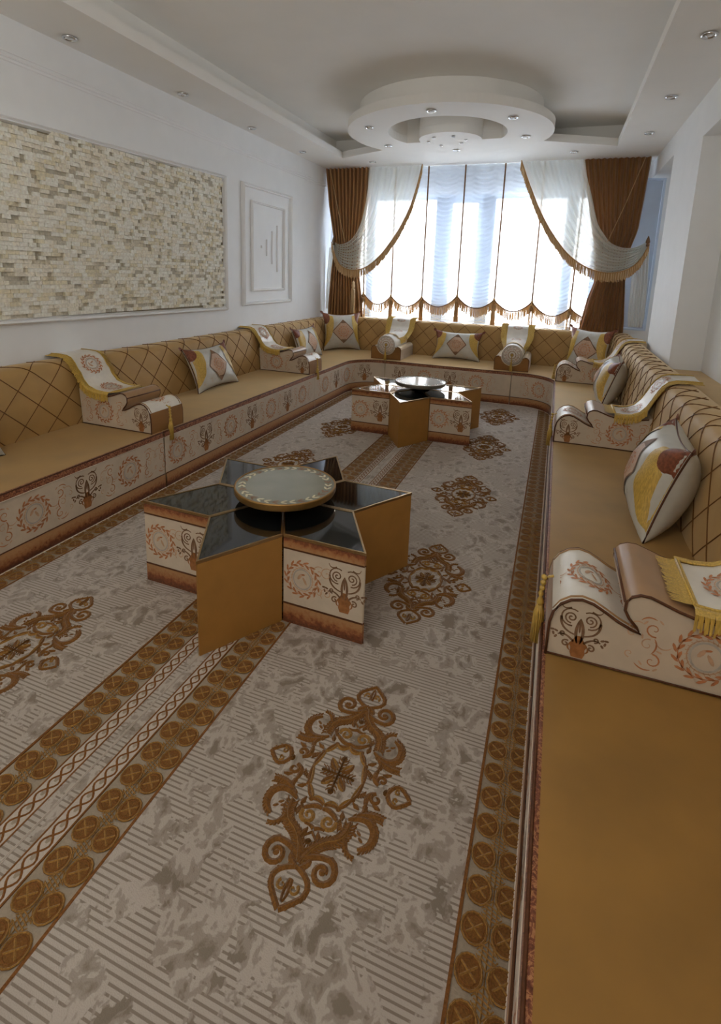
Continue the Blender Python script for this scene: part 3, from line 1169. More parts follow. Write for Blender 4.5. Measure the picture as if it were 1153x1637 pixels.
def module(label, s0, s1, inner, backs, phase=0, wr=None):
    n = max(2, int((s1 - s0) / .05))
    ss = [s0 + .004 + (s1 - s0 - .008) * i / n for i in range(n + 1)]
    mid = P((s0 + s1) / 2)
    root = thing('sofa_module', label, 'sofa', (mid[0], mid[1], 0))
    ox, oy = -mid[0], -mid[1]

    def S(s, z, o):
        p, nn = P(s), Nrm(s)
        return (p[0] + nn[0] * o + ox, p[1] + nn[1] * o + oy, z)

    def strip(name, prof, mat, sm=True, parent=root):
        b = MB()
        b.grid(lambda i, j: S(ss[round(i * n)], prof[round(j * (len(prof) - 1))][1], prof[round(j * (len(prof) - 1))][0]), n, len(prof) - 1, mat)
        return b.build(name, parent, sm)
    # base block
    b = MB()
    loop = [(P(s)[0] - Nrm(s)[0] * .02 + ox, P(s)[1] - Nrm(s)[1] * .02 + oy) for s in ss] + [(a + ox, c + oy) for a, c in inner]
    b.prism(loop, .014, .36, 'beige')
    b.build('base', root)
    # seat cushion: top + rounded front
    b = MB()
    loop = [(P(s)[0] - Nrm(s)[0] * .012 + ox, P(s)[1] - Nrm(s)[1] * .012 + oy) for s in ss] + [(a + ox, c + oy) for a, c in inner]
    b.prism(loop, .361, ZS, 'seat')
    b.build('seat_cushion', root)
    strip('edge_trim', [(-.013, ZS), (-.006, ZS + .001), (.002, ZS - .004), (.006, ZS - .014), (.007, .372)], 'trim')
    fp = strip('front_panel', [(.003, .372), (.005, .30), (.005, .18), (.003, .109)], 'cream')
    strip('valance', [(.006, .109), (.012, .09), (.012, .03), (.006, .013)], 'valance')
    # closing end strips at the joints are the base block; pipings
    b = MB()
    b.tube([S(s, ZS - .002, .001) for s in ss], .0042, 'cordb', 5)
    b.build('seat_piping', root, True)
    b = MB()
    b.tube([S(s, .370, .006) for s in ss], .0028, 'white', 4)
    b.tube([S(s, .1125, .007) for s in ss], .0035, 'cordb', 4)
    b.tube([S(s, .013, .010) for s in ss], .0042, 'white', 4)
    b.build('panel_piping', root, True)
    # printed motifs
    mot = MB()
    PD = .645
    hh = .222
    k = int((s0 - 1) / PD) - 1
    first = wr
    j = -12
    while True:
        sw = first + j * PD
        if sw > s1 + .4:
            break
        for (c, fn) in ((sw, wreath), (sw + PD / 2, urn)):
            if s0 + .10 < c < s1 - .10:
                sc_ = 1
                fn(mot, S, c, .241, hh, .0062)
        j += 1
    # the half of the motif cut by the joints is simply left cream
    if mot.f:
        mot.build('printed_motif', fp, kind='stuff')
    for args in backs:
        p0, p1, dv, dz, ph = args
        backrest(root, (p0[0] + ox, p0[1] + oy), (p1[0] + ox, p1[1] + oy), dv, dz, ph)
    return root


CL, CBK, CR = -3.032, 7.085, .628    # crease lines of the three sides
LJ = [.40, 2.715, 5.075]             # joints on the left
sL = [s_of(XF, y) for y in LJ]
sB = [s_of(-1.99, YF), s_of(-.418, YF)]
RJ = [6.05, 3.86, 1.65]
sR = [s_of(XFR, y) for y in RJ]
sRnear = s_of(XFR, -.7)
sLnear = s_of(XF, -.7)


def wphase(y):   # arc length of a wreath centre on the left side
    return s_of(XF, y)


dl, db, dr = (-1, 0), (0, 1), (1, 0)
module('gold sofa section nearest the camera on the left, one end out of frame', sL[0], sL[1], [(CL, LJ[1] - .002), (CL, LJ[0])],
       [((CL, LJ[0]), (CL, LJ[1] - .002), dl, -.022, .08)], wr=wphase(1.758))
module('gold sofa section in the middle of the left wall between two armrests', sL[1], sL[2], [(CL, LJ[2] - .002), (CL, LJ[1])],
       [((CL, LJ[1]), (CL, LJ[2] - .002), dl, -.022, .0)], wr=wphase(2.846))
module('gold corner sofa section in the far left corner, curved inner front', sL[2], sB[0], [(-1.992, CBK), (CL, CBK), (CL, LJ[2])],
       [((CL, LJ[2]), (CL, CBK + .16), dl, -.018, .04), ((CL + .001, CBK), (-1.992, CBK), db, .0, 0)], wr=wphase(5.08 + .28))
module('gold sofa section under the window between the two bolster armrests', sB[0], sB[1], [(-.42, CBK), (-1.99, CBK)],
       [((-1.99, CBK), (-.42, CBK), db, .0, .05)], wr=s_of(-1.47, YF))
module('gold corner sofa section in the far right corner, curved inner front', sB[1], sR[0], [(CR, RJ[0] + .002), (CR, CBK), (-.418, CBK)],
       [((-.418, CBK), (CR - .001, CBK), db, .0, .02), ((CR, RJ[0] + .002), (CR, CBK + .16), dr, .01, .03)], wr=s_of(-.052, YF))
module('gold sofa section on the right side between the far and middle armrests', sR[0], sR[1], [(CR, RJ[1] + .002), (CR, RJ[0])],
       [((CR, RJ[1] + .002), (CR, RJ[0]), dr, .01, .1)], wr=s_of(XFR, 5.7))
module('gold sofa section on the right side between the middle and near armrests', sR[1], sR[2], [(CR, RJ[2] + .002), (CR, RJ[1])],
       [((CR, RJ[2] + .002), (CR, RJ[1]), dr, .01, .0)], wr=s_of(XFR, 3.5))
module('gold sofa section in the bottom right foreground, nearest the camera', sR[2], sRnear, [(CR, -.7), (CR, RJ[2])],
       [((CR, -.7), (CR, RJ[2]), dr, .01, .07)], wr=s_of(XFR, 1.3))

# gold-covered ledge filling the niche behind the right backrests
t = thing('niche_ledge', 'gold fabric-topped ledge filling the wall niche behind the right sofa', 'ledge', (1.03, 2.3, 0))
b = MB()
b.box(.905 - 1.03, 1.168 - 1.03, -.295 - 2.3, 4.966 - 2.3, .002, .76, 'beige')
b.build('box', t)
b = MB()
b.box(.903 - 1.03, 1.168 - 1.03, -.295 - 2.3, 4.966 - 2.3, .761, .80, 'seat2')
b.build('top_pad', t)
t = thing('niche_ledge', 'short gold ledge beside the far right corner below the white shutter panel', 'ledge', (1.03, 6.84, 0))
b = MB()
b.box(.905 - 1.03, 1.168 - 1.03, 6.186 - 6.84, 7.45 - 6.84, .002, .70, 'beige')
b.build('box', t)
b = MB()
b.box(.903 - 1.03, 1.168 - 1.03, 6.186 - 6.84, 7.45 - 6.84, .701, .74, 'seat2')
b.build('top_pad', t)


# ================================================================== ARMRESTS
def tassel_mesh(L=.13, r=.017):
    b = MB()
    b.lathe([(.001, .055), (.006, .05), (.009, .04), (.005, .03), (.010, .018), (.012, .008), (.007, .0)], (0, 0, 0), 'fringe', 10)
    n = 14
    for k in range(n):
        a = 2 * PI * k / n
        rr = r * .8
        b.tube([(.006 * math.cos(a), .006 * math.sin(a), 0), (rr * math.cos(a), rr * math.sin(a), -.03), (r * math.cos(a), r * math.sin(a), -L)], .004, 'fringe', 4)
    b.lathe([(.004, .0), (.012, -.03), (.013, -L + .004), (.0005, -L + .004)], (0, 0, 0), 'fringe', 8)
    return b


# profile of the scroll arm: d from the front, z above the seat
front_dome = [(0, 0), (0, .06), (.001, .105), (.008, .14), (.026, .17), (.052, .190), (.082, .198), (.112, .192), (.145, .175), (.18, .155), (.215, .140), (.238, .134)]
scroll = [(.238, .134), (.226, .150), (.205, .172), (.192, .195), (.193, .222), (.205, .240), (.225, .250), (.25, .250), (.28, .240), (.32, .226), (.36, .216), (.42, .212), (.50, .216), (.56, .228)]
AW = .31


def scroll_arm(label, loc, rz, group):
    t = thing('armrest', label, 'armrest', loc, rz, group)
    prof = front_dome + scroll[1:] + [(.615, .245), (.60, .0)]
    b = MB()
    w = AW / 2
    b.prism([(p[0], p[1]) for p in prof], -w + .004, w - .004, 'cream')
    b.v = [(a, c, z) for a, z, c in b.v]
    body = b.build('body', t)
    # printed motifs on both flanks
    m = MB()
    for sgn in (-1, 1):
        S = lambda u, v, o, s_=sgn: (u, s_ * (w - .004 + o), v)
        urn(m, S, .085, .088, .17, .0012)
        wreath(m, S, .40, .108, .19, .0012, scroll=True)
    m.build('printed_motif', body, kind='stuff')

    def over(name, pr, mat, y0=-w, y1=w, off=.003, sm=True):
        q = MB()
        n = len(pr)
        pts = []
        for i, p in enumerate(pr):
            a, c = pr[max(0, i - 1)], pr[min(n - 1, i + 1)]
            L = math.dist(a, c) or 1
            nx, nz = -(c[1] - a[1]) / L, (c[0] - a[0]) / L
            pts.append((p[0] + nx * off, p[1] + nz * off))
        q.grid(lambda i, j: (pts[round(i * (n - 1))][0], y0 + (y1 - y0) * j, pts[round(i * (n - 1))][1]), n - 1, 8, mat)
        return q.build(name, t, sm)
    over('front_face', front_dome[:4], 'goldface')
    over('dome_cover', front_dome[3:], 'creamsat')
    over('scroll_cover', scroll, 'satin')
    dl_ = [0]
    dp = front_dome[3:]
    for p_, q_ in zip(dp, dp[1:]):
        dl_.append(dl_[-1] + math.dist(p_, q_))

    def SD(u, v, o):
        u = min(max(u, 0), dl_[-1] - 1e-5)
        i = int(np.searchsorted(dl_, u, 'right')) - 1
        tt = (u - dl_[i]) / (dl_[i + 1] - dl_[i])
        return (dp[i][0] + (dp[i + 1][0] - dp[i][0]) * tt, v, dp[i][1] + (dp[i + 1][1] - dp[i][1]) * tt + .0045 + o)
    dm = MB()
    wreath(dm, SD, .13, 0, .17, .001, scroll=True)
    dm.build('dome_print', body, kind='stuff')
    b = MB()
    for sgn in (-1, 1):
        b.tube([(p[0], sgn * w, p[1]) for p in front_dome + scroll[1:]], .0045, 'cordb', 5)
        # braid on the dome edge
        b.tube([(p[0] + .0, sgn * (w - .012), p[1] + .004) for p in front_dome[3:]], .004, 'satin', 5)
        b.tube([(0, sgn * w, .004), (.6, sgn * w, .004)], .0035, 'cordb', 4)
    b.tube([(scroll[4][0] - .004, -w, scroll[4][1]), (scroll[4][0] - .004, w, scroll[4][1])], .004, 'cordb', 5)
    b.build('piping', t, True)
    b = tassel_mesh()
    b.v = [(x_ - .026, y_, z_ + .055) for x_, y_, z_ in b.v]
    b.tube([(.006, 0, .165), (-.008, 0, .16), (-.02, 0, .14), (-.026, 0, .108)], .0045, 'fringe', 5)
    for k in range(3):
        b.lathe([(.001, .01), (.009, .004), (.009, -.004), (.001, -.01)], (-.022 - .001 * k, 0, .155 - .02 * k), 'fringe', 8)
    b.build('tassel', t, True)
    return t


AG = 'scroll-front armrests along the side sofas'
AZ = ZS + .001
# runner cloths: path over arm and backrest in (d,z) with d from the arm's front
runner_path = [(.36, .224), (.41, .220), (.46, .226), (.505, .248), (.54, .29), (.566, .34), (.588, .385), (.612, .425), (.643, .456), (.685, .470), (.74, .473), (.79, .473), (.83, .472)]


def runner(label, loc, rz, group, shift=0.0, dtop=0.0):
    t = thing('fringed_runner', label, 'runner', loc, rz, group)
    pts = [(p[0] + shift * min(1, max(0, (p[0] - .40) / .12)), p[1] + (dtop if i > 5 else 0)) for i, p in enumerate(runner_path)]
    fine = []
    for a, b_ in zip(pts, pts[1:]):
        for k in range(4):
            fine.append((a[0] + (b_[0] - a[0]) * k / 4, a[1] + (b_[1] - a[1]) * k / 4))
    fine.append(pts[-1])
    n = len(fine) - 1
    w = .125
    cl = MB()
    cl.grid(lambda i, j: (fine[round(i * n)][0], (-w + 2 * w * j), fine[round(i * n)][1] + .006 + .003 * math.sin(9 * i + 5 * j)), n, 8, 'creamsat')
    c_ = cl.build('cloth', t, True)
    mo = MB()
    seg = [0]
    for a, b_ in zip(fine, fine[1:]):
        seg.append(seg[-1] + math.dist(a, b_))

    def S(u, v, o):
        u = min(max(u, 0), seg[-1] - 1e-5)
        i = int(np.searchsorted(seg, u, 'right')) - 1
        tt = (u - seg[i]) / (seg[i + 1] - seg[i])
        a, b_ = fine[i], fine[i + 1]
        return (a[0] + (b_[0] - a[0]) * tt - o * .5, v, a[1] + (b_[1] - a[1]) * tt + .0095 + o)
    wreath(mo, S, .12, 0, .17, .002, scroll=False)
    wreath(mo, S, .36, 0, .19, .002, scroll=False)
    mo.build('printed_motif', c_, kind='stuff')
    # fringes: side strands hang past the arm; the front one lies on it
    f = MB()
    for sgn in (-1, 1):
        acc = 0
        for i in range(0, n):
            a, b_ = fine[i], fine[i + 1]
            k = max(1, int(math.dist(a, b_) / .0032))
            for q in range(k):
                x0 = a[0] + (b_[0] - a[0]) * q / k
                z0 = a[1] + (b_[1] - a[1]) * q / k + .009
                j1, j2 = random.uniform(-.004, .004), random.uniform(-.008, .008)
                onback = z0 > .30
                ylo = AW / 2 + .004
                if onback:   # lies flat beside the cloth on the backrest
                    e = .05
                    pts_ = [(x0, sgn * (w - .004), z0), (x0 - .004, sgn * (w + e * .5), z0 - .006), (x0 - .002 + j1, sgn * (w + e + j2 * .5), z0 - .009 - .008 * (z0 < .45))]
                else:
                    pts_ = [(x0, sgn * (w - .004), z0), (x0, sgn * (w + .02), z0 + .002), (x0 + j1 * .5, sgn * ylo, z0 - .008), (x0 + j1, sgn * (ylo + .003), z0 - .052 + j2)]
                S2 = [(p[0] - .0026, p[1], p[2] - .0012) for p in pts_] + [(p[0] + .0026, p[1], p[2] + .0012) for p in pts_]
                m_ = len(pts_)
                f.add(S2, [(r_, r_ + 1, m_ + r_ + 1, m_ + r_) for r_ in range(m_ - 1)], 'fringe')
    k = int(2 * w / .0045)
    for q in range(k):
        y_ = -w + 2 * w * q / k
        x0, z0 = fine[0]
        j = random.uniform(-.006, .006)
        pts_ = [(x0 + .01, y_, z0 + .011), (x0 - .02, y_, z0 + .009), (x0 - .055 + j, y_ + j * .3, z0 + .012)]
        f.add([(p[0], p[1] - .0021, p[2]) for p in pts_] + [(p[0], p[1] + .0021, p[2]) for p in pts_], [(0, 1, 4, 3), (1, 2, 5, 4)], 'fringe')
    f.build('fringe', t, kind='stuff')
    b = MB()
    for e in (-w, w):
        b.tube([(p[0], e, p[1] + .010) for p in fine], .004, 'fringe', 4)
    b.tube([(fine[0][0], -w, fine[0][1] + .01), (fine[0][0], w, fine[0][1] + .01)], .005, 'fringe', 4)
    b.build('braid', t, True)
    return t


XLA, XRA = -2.418, .072
a1 = scroll_arm('scroll-front armrest with gold tassel on left sofa, the one nearer the camera', (XLA, 2.79, AZ), PI, AG)
dup(a1, 'scroll-front armrest with gold tassel on left sofa, the one nearer the window', (XLA, 5.15, AZ), PI, AG)
dup(a1, 'big scroll-front armrest in the right foreground, nearest the camera', (XRA, 1.645, AZ), 0, AG)
dup(a1, 'scroll-front armrest halfway along the right sofa, between two cushions', (XRA, 3.86, AZ), 0, AG)
dup(a1, 'scroll-front armrest near the far right corner of the sofa', (XRA, 6.19, AZ), 0, AG)
RG = 'fringed runner cloths over the side armrests'
r1 = runner('yellow-fringed cream runner over left armrest nearer the camera', (XLA, 2.79, AZ + .006), PI, RG, shift=.055, dtop=-.024)
dup(r1, 'yellow-fringed cream runner over left armrest nearer the window', (XLA, 5.15, AZ + .006), PI, RG)
r2 = runner('yellow-fringed cream runner over the nearest right armrest, cut by the frame', (XRA, 1.645, AZ + .006), 0, RG, dtop=.006)
dup(r2, 'yellow-fringed cream runner over the middle right armrest and backrest', (XRA, 3.86, AZ + .006), 0, RG)
dup(r2, 'yellow-fringed cream runner over the far right armrest', (XRA, 6.19, AZ + .006), 0, RG)


# bolster armrests under the window: U cradle with a round bolster
def bolster_arm(label, loc, group):
    t = thing('bolster_armrest', label, 'armrest', loc, 0, group)
    w, Ld = .20, .60
    b = MB()
    arcs = [(-.125 + 0 * 1, .165)] + [(.125 * math.cos(a), .185 + .125 * math.sin(a)) for a in [PI + PI * i / 14 for i in range(15)]]
    prof = [(-w, 0), (-w, .135), (-w + .01, .155), (-w + .03, .168), (-.145, .170)] + [(.128 * math.cos(a), .190 + .128 * math.sin(a)) for a in [PI * 1.06 + PI * .88 * i / 12 for i in range(13)]] + [(.145, .170), (w - .03, .168), (w - .01, .155), (w, .135), (w, 0)]
    b.prism(prof, 0, Ld, 'beige')
    b.v = [(a, c, z) for a, z, c in b.v]
    b.build('cradle', t)
    b = MB()
    b.prism(prof, -.004, -.0005, 'goldface')
    b.v = [(a, c, z) for a, z, c in b.v]
    b.build('front_face', t)
    b = MB()
    b.tube([(p[0], -.005, p[1]) for p in prof], .0045, 'cordb', 5, closed=True)
    b.tube([(p[0], -.009, p[1]) for p in prof[4:-4]], .007, 'white', 5)
    b.build('piping', t, True)
    r_ = .122
    cz = .192
    b = MB()
    b.lathe([(.001, 0), (r_ - .012, .0), (r_, .012), (r_, Ld - .03), (r_ - .01, Ld - .02), (.001, Ld - .02)], (0, 0, 0), 'creamsat', 30)
    b.v = [(a, z - .012, cz + c) for a, c, z in b.v]
    bo = b.build('bolster', t, True)
    smooth_angle(bo, 50)
    S = lambda u, v, o: (u, -.0125 - o, cz + v)
    b = MB()
    for q in (.113, .10):
        b.ribbon(S, ring(0, 0, q, n=28), .004, .0012, 'brown')
    for i in range(14):
        a = 2 * PI * i / 14
        b.ribbon(S, sc_pts(spiral(0, 0, .018, 1.0, a, 1), 1, .075 * math.cos(a), .075 * math.sin(a)), .004, .0012, 'rust' if i % 2 else 'orange')
    b.ribbon(S, ring(0, 0, .045, n=20), .006, .0012, 'rust')
    b.blob(S, (0, 0), .02, .02, .0014, 'rust', 12)
    b.build('printed_motif', bo, kind='stuff')
    b = tassel_mesh(.115, .016)
    b.v = [(x_, y_ - .034, z_ + .085) for x_, y_, z_ in b.v]
    b.tube([(0, -.014, cz), (0, -.03, cz - .02), (0, -.034, .14)], .005, 'fringe', 5)
    b.lathe([(.001, .014), (.014, .008), (.014, -.008), (.001, -.014)], (0, -.022, cz), 'fringe', 10)
    b.build('tassel', t, True)
    return t


def bolster_runner(label, loc, group):
    t = thing('fringed_runner', label, 'runner', loc, 0, group)
    r_ = .128
    cz = .192
    # lies on top of the bolster (arc) then climbs the backrest
    spine = [(.20, 0), (.30, 0), (.42, 0), (.50, 0), (.56, .01), (.60, .05), (.635, .11), (.655, .145), (.69, .162), (.76, .166), (.83, .166)]
    n = len(spine) - 1
    wr = 1.05

    def S(u, v, o):
        k = u * n
        i = min(int(k), n - 1)
        tt = k - i
        y_ = spine[i][0] * (1 - tt) + spine[i + 1][0] * tt
        h = spine[i][1] * (1 - tt) + spine[i + 1][1] * tt
        fl = min(1, max(0, (y_ - .42) / .16))      # flatten towards the backrest
        a = v * wr
        rr = r_ + o
        x1, z1 = rr * math.sin(a), rr * math.cos(a)
        x2, z2 = v * .135, r_ + o
        return (x1 * (1 - fl) + x2 * fl, y_, cz + z1 * (1 - fl) + z2 * fl + h * 1.0)
    b = MB()
    b.grid(lambda i, j: S(i, -1 + 2 * j, .001), n * 3, 12, 'creamsat')
    cl_ = b.build('cloth', t, True)
    mo = MB()
    SP = lambda u, v, o: S(min(max(u / .9, 0), 1), v / .14, o + .003)
    for uu in (.30, .62, .80):
        wreath(mo, SP, uu, 0, .15, .001, scroll=False)
    mo.build('printed_motif', cl_, kind='stuff')
    f = MB()
    for sgn in (-1, 1):
        m_ = 170
        for i in range(m_):
            u = i / m_
            j = random.uniform(-.03, .03)
            p = [S(u, sgn * .95, .004), S(u, sgn * (1.2), .010), S(u + j * .1, sgn * (1.52 + j), .008)]
            f.add([(a, b_ - .0024, c - .0028) for a, b_, c in p] + [(a, b_ + .0024, c + .0028) for a, b_, c in p], [(0, 1, 4, 3), (1, 2, 5, 4)], 'fringe')
    for i in range(70):
        v = -1 + 2 * i / 69
        j = random.uniform(-.008, .008)
        p = [S(0, v, .003), S(0, v, .006), S(0, v, .006)]
        p[0] = (p[0][0], p[0][1] + .02, p[0][2])
        p[1] = (p[1][0], p[1][1] - .03, p[1][2])
        p[2] = (p[2][0], p[2][1] - .075 + j, p[2][2])
        f.add([(a - .002, b_, c) for a, b_, c in p] + [(a + .002, b_, c) for a, b_, c in p], [(0, 1, 4, 3), (1, 2, 5, 4)], 'fringe')
    f.build('fringe', t, kind='stuff')
    return t


BG = 'bolster armrests under the window'
b1 = bolster_arm('bolster armrest with round cream roll, the left one under the window', (-2.02, 6.45, AZ), BG)
dup(b1, 'bolster armrest with round cream roll, the right one under the window', (-.44, 6.45, AZ), 0, BG)
q1 = bolster_runner('yellow-fringed cream runner over the left bolster under the window', (-2.02, 6.45, AZ), 'fringed runners over the bolsters')
dup(q1, 'yellow-fringed cream runner over the right bolster under the window', (-.44, 6.45, AZ), 0, 'fringed runners over the bolsters')


# ================================================================== CUSHIONS
def cushion(label, W, Hh, loc, rot, T=.085, seed=1, group='throw cushions on the sofas'):
    """local x = width, z = height (origin at bottom middle), -y = front"""
    t = thing('cushion', label, 'cushion', loc, 0, group)
    t.rotation_euler = rot
    a, b2 = W / 2, Hh / 2

    def S(u, v, o, side=-1):
        u_, v_ = max(-1, min(1, u)), max(-1, min(1, v))
        px = a * u * (1 - .10 * (1 - v_ * v_)) * (1 + .04 * abs(u_ * v_) ** 3)
        pz = b2 * v * (1 - .11 * (1 - u_ * u_)) * (1 + .04 * abs(u_ * v_) ** 3)
        th = T * (max(0, (1 - u_ ** 2)) * max(0, (1 - v_ ** 2))) ** .42
        nz_ = noise.noise(Vector((u * 2.2 + seed, v * 2.2, side * 3 + seed))) * .012 * min(1, 4 * (1 - abs(u_)), 4 * (1 - abs(v_)))
        return (px, side * (th + nz_ + o), pz + b2)
    pr = MB()
    for i in range(26):
        rr_ = random.Random(seed * 50 + i)
        u_, v_ = rr_.uniform(-.9, .9), rr_.uniform(-.9, .9)
        if abs(u_) / .55 + abs(v_) / .9 > 1.1:
            pr.ribbon(S, sc_pts(spiral(0, 0, .05, .9, rr_.uniform(0, 6), 1), 1, u_, v_), .012, .0025, 'oran2' if i % 3 else 'greyp')
    cov = MB()
    for side in (-1, 1):
        cov.grid(lambda i, j, s_=side: S(-math.cos(PI * i), -math.cos(PI * j), 0, s_), 26, 20, 'silver')
    c_ = cov.build('cover', t, True)
    pr.build('faint_print', c_, kind='stuff')
    b = MB()
    edge = [(-1 + 2 * i / 14, -1) for i in range(14)] + [(1, -1 + 2 * i / 10) for i in range(10)] + [(1 - 2 * i / 14, 1) for i in range(14)] + [(-1, 1 - 2 * i / 10) for i in range(10)]
    b.tube([S(u, v, 0) for u, v in edge], .0045, 'cordb', 5, closed=True)
    b.build('piping', t, True)
    dw, dh = (.46, .84) if W > Hh * 1.15 else (.66, .70)
    lin = lambda p, q, n: [(p[0] + (q[0] - p[0]) * i / n, p[1] + (q[1] - p[1]) * i / n) for i in range(n + 1)]
    tops = lin((-dw, 0), (0, dh), 8) + lin((0, dh), (dw, 0), 8)[1:]
    bots = lin((-dw, 0), (0, -dh), 8) + lin((0, -dh), (dw, 0), 8)[1:]
    b = MB()
    b.loft(S, tops, bots, 14, .003, 'pink')
    pt = b.build('patch', t, True, label='rose beige diamond patch')
    b = MB()
    q = tops + bots[::-1][1:]
    b.ribbon(S, q, .045, .0045, 'brown')
    b.loft(S, [(-dw * .28, dh * .70), (0, dh * .70), (dw * .28, dh * .70)], [(-.02, dh * .96), (0, dh * .98), (.02, dh * .96)], 3, .0045, 'brown')
    b.loft(S, [(-dw * .28, -dh * .70), (0, -dh * .70), (dw * .28, -dh * .70)], [(-.02, -dh * .96), (0, -dh * .98), (.02, -dh * .96)], 3, .0045, 'brown')
    b.build('patch_border', pt)
    b = MB()
    asp = W / Hh
    S2 = lambda u, v, o: S(u / asp, v, o)
    for i in range(12):
        an = 2 * PI * i / 12
        b.blob(S2, (.30 * math.cos(an), .30 * math.sin(an)), .07, .028, .0055, 'orange', 6, rot=an + 2)
    b.ribbon(S2, ring(0, 0, .17, n=16), .025, .0055, 'orange')
    b.blob(S2, (0, .02), .07, .09, .0055, 'oran2', 8)
    b.build('patch_print', pt, kind='stuff')
    for mx in (-1, 1):
        arc1 = [(mx * p[0], p[1]) for p in bez((.70, 1), (.72, .48), (1.0, .40), 10)]
        inner_ = [(mx * p[0], p[1]) for p in bez((.54, 1), (.50, -.10), (1.0, -.80), 16)]
        outer_ = resample(arc1 + [(mx * 1.0, .40 - 1.20 * i / 10) for i in range(1, 11)], 16)
        b = MB()
        b.loft(S, inner_, outer_, 7, .006, 'fringe')
        b.build('fringe', t, True)
        cor = [(mx * p[0], p[1]) for p in ([(.70 + .30 * i / 5, 1) for i in range(6)] + [(1, 1 - .6 * i / 5) for i in range(1, 6)])]
        b = MB()
        b.loft(S, arc1, cor, 6, .006, 'maroon')
        # small folded ear at the corner
        e = S(mx, 1, 0)
        b.blob(lambda u, v, o: (u, o, v), (e[0] + mx * .008, e[2] + .004), .028, .018, 0, 'maroon', 8, rot=mx * .7, rise=.014)
        b.build('corner_patch', t, True, label='burgundy corner')
    return t


E_ = lambda lean, rz: (lean, 0, rz)


def lean_rot(yaw, lean):
    """front faces along local -y turned by yaw; leans backwards"""
    return (Matrix.Rotation(yaw, 3, 'Z') @ Matrix.Rotation(-lean, 3, 'X')).to_euler()


ZP = ZS + .006
# yaw: 0 faces -Y (towards camera), +90deg faces +X (left sofa), -90deg faces -X (right sofa)
cushion('pale cushion cut by the left edge of the frame, on the near left seat', .62, .42, (-2.885, 1.66, ZP), lean_rot(math.radians(90), .32), seed=1)
cushion('pale lumbar cushion against the left backrest, between the two left armrests', .60, .40, (-2.875, 4.03, ZP), lean_rot(math.radians(90), .42), seed=2)
cushion('pale lumbar cushion half hidden behind the far left armrest', .60, .40, (-2.88, 6.02, ZP), lean_rot(math.radians(90), .34), seed=3)
cushion('tall square cushion standing in the far left corner', .54, .52, (-2.815, 6.88, ZP), lean_rot(math.radians(42), .16), T=.09, seed=4)
cushion('pale lumbar cushion in the middle of the sofa under the window', .61, .38, (-1.19, 6.90, ZP), lean_rot(0, .36), seed=5)
cushion('tall square cushion standing in the far right corner', .54, .52, (.39, 6.84, ZP), lean_rot(math.radians(-35), .16), T=.09, seed=6)
cushion('pale cushion on the right sofa, between the far and middle armrests', .60, .42, (.47, 5.24, ZP), lean_rot(math.radians(-94), .30), T=.13, seed=7)
cushion('large pale cushion in the right foreground leaning on the quilted backrest', .58, .43, (.475, 2.66, ZP), lean_rot(math.radians(-95), .28), T=.14, seed=8)


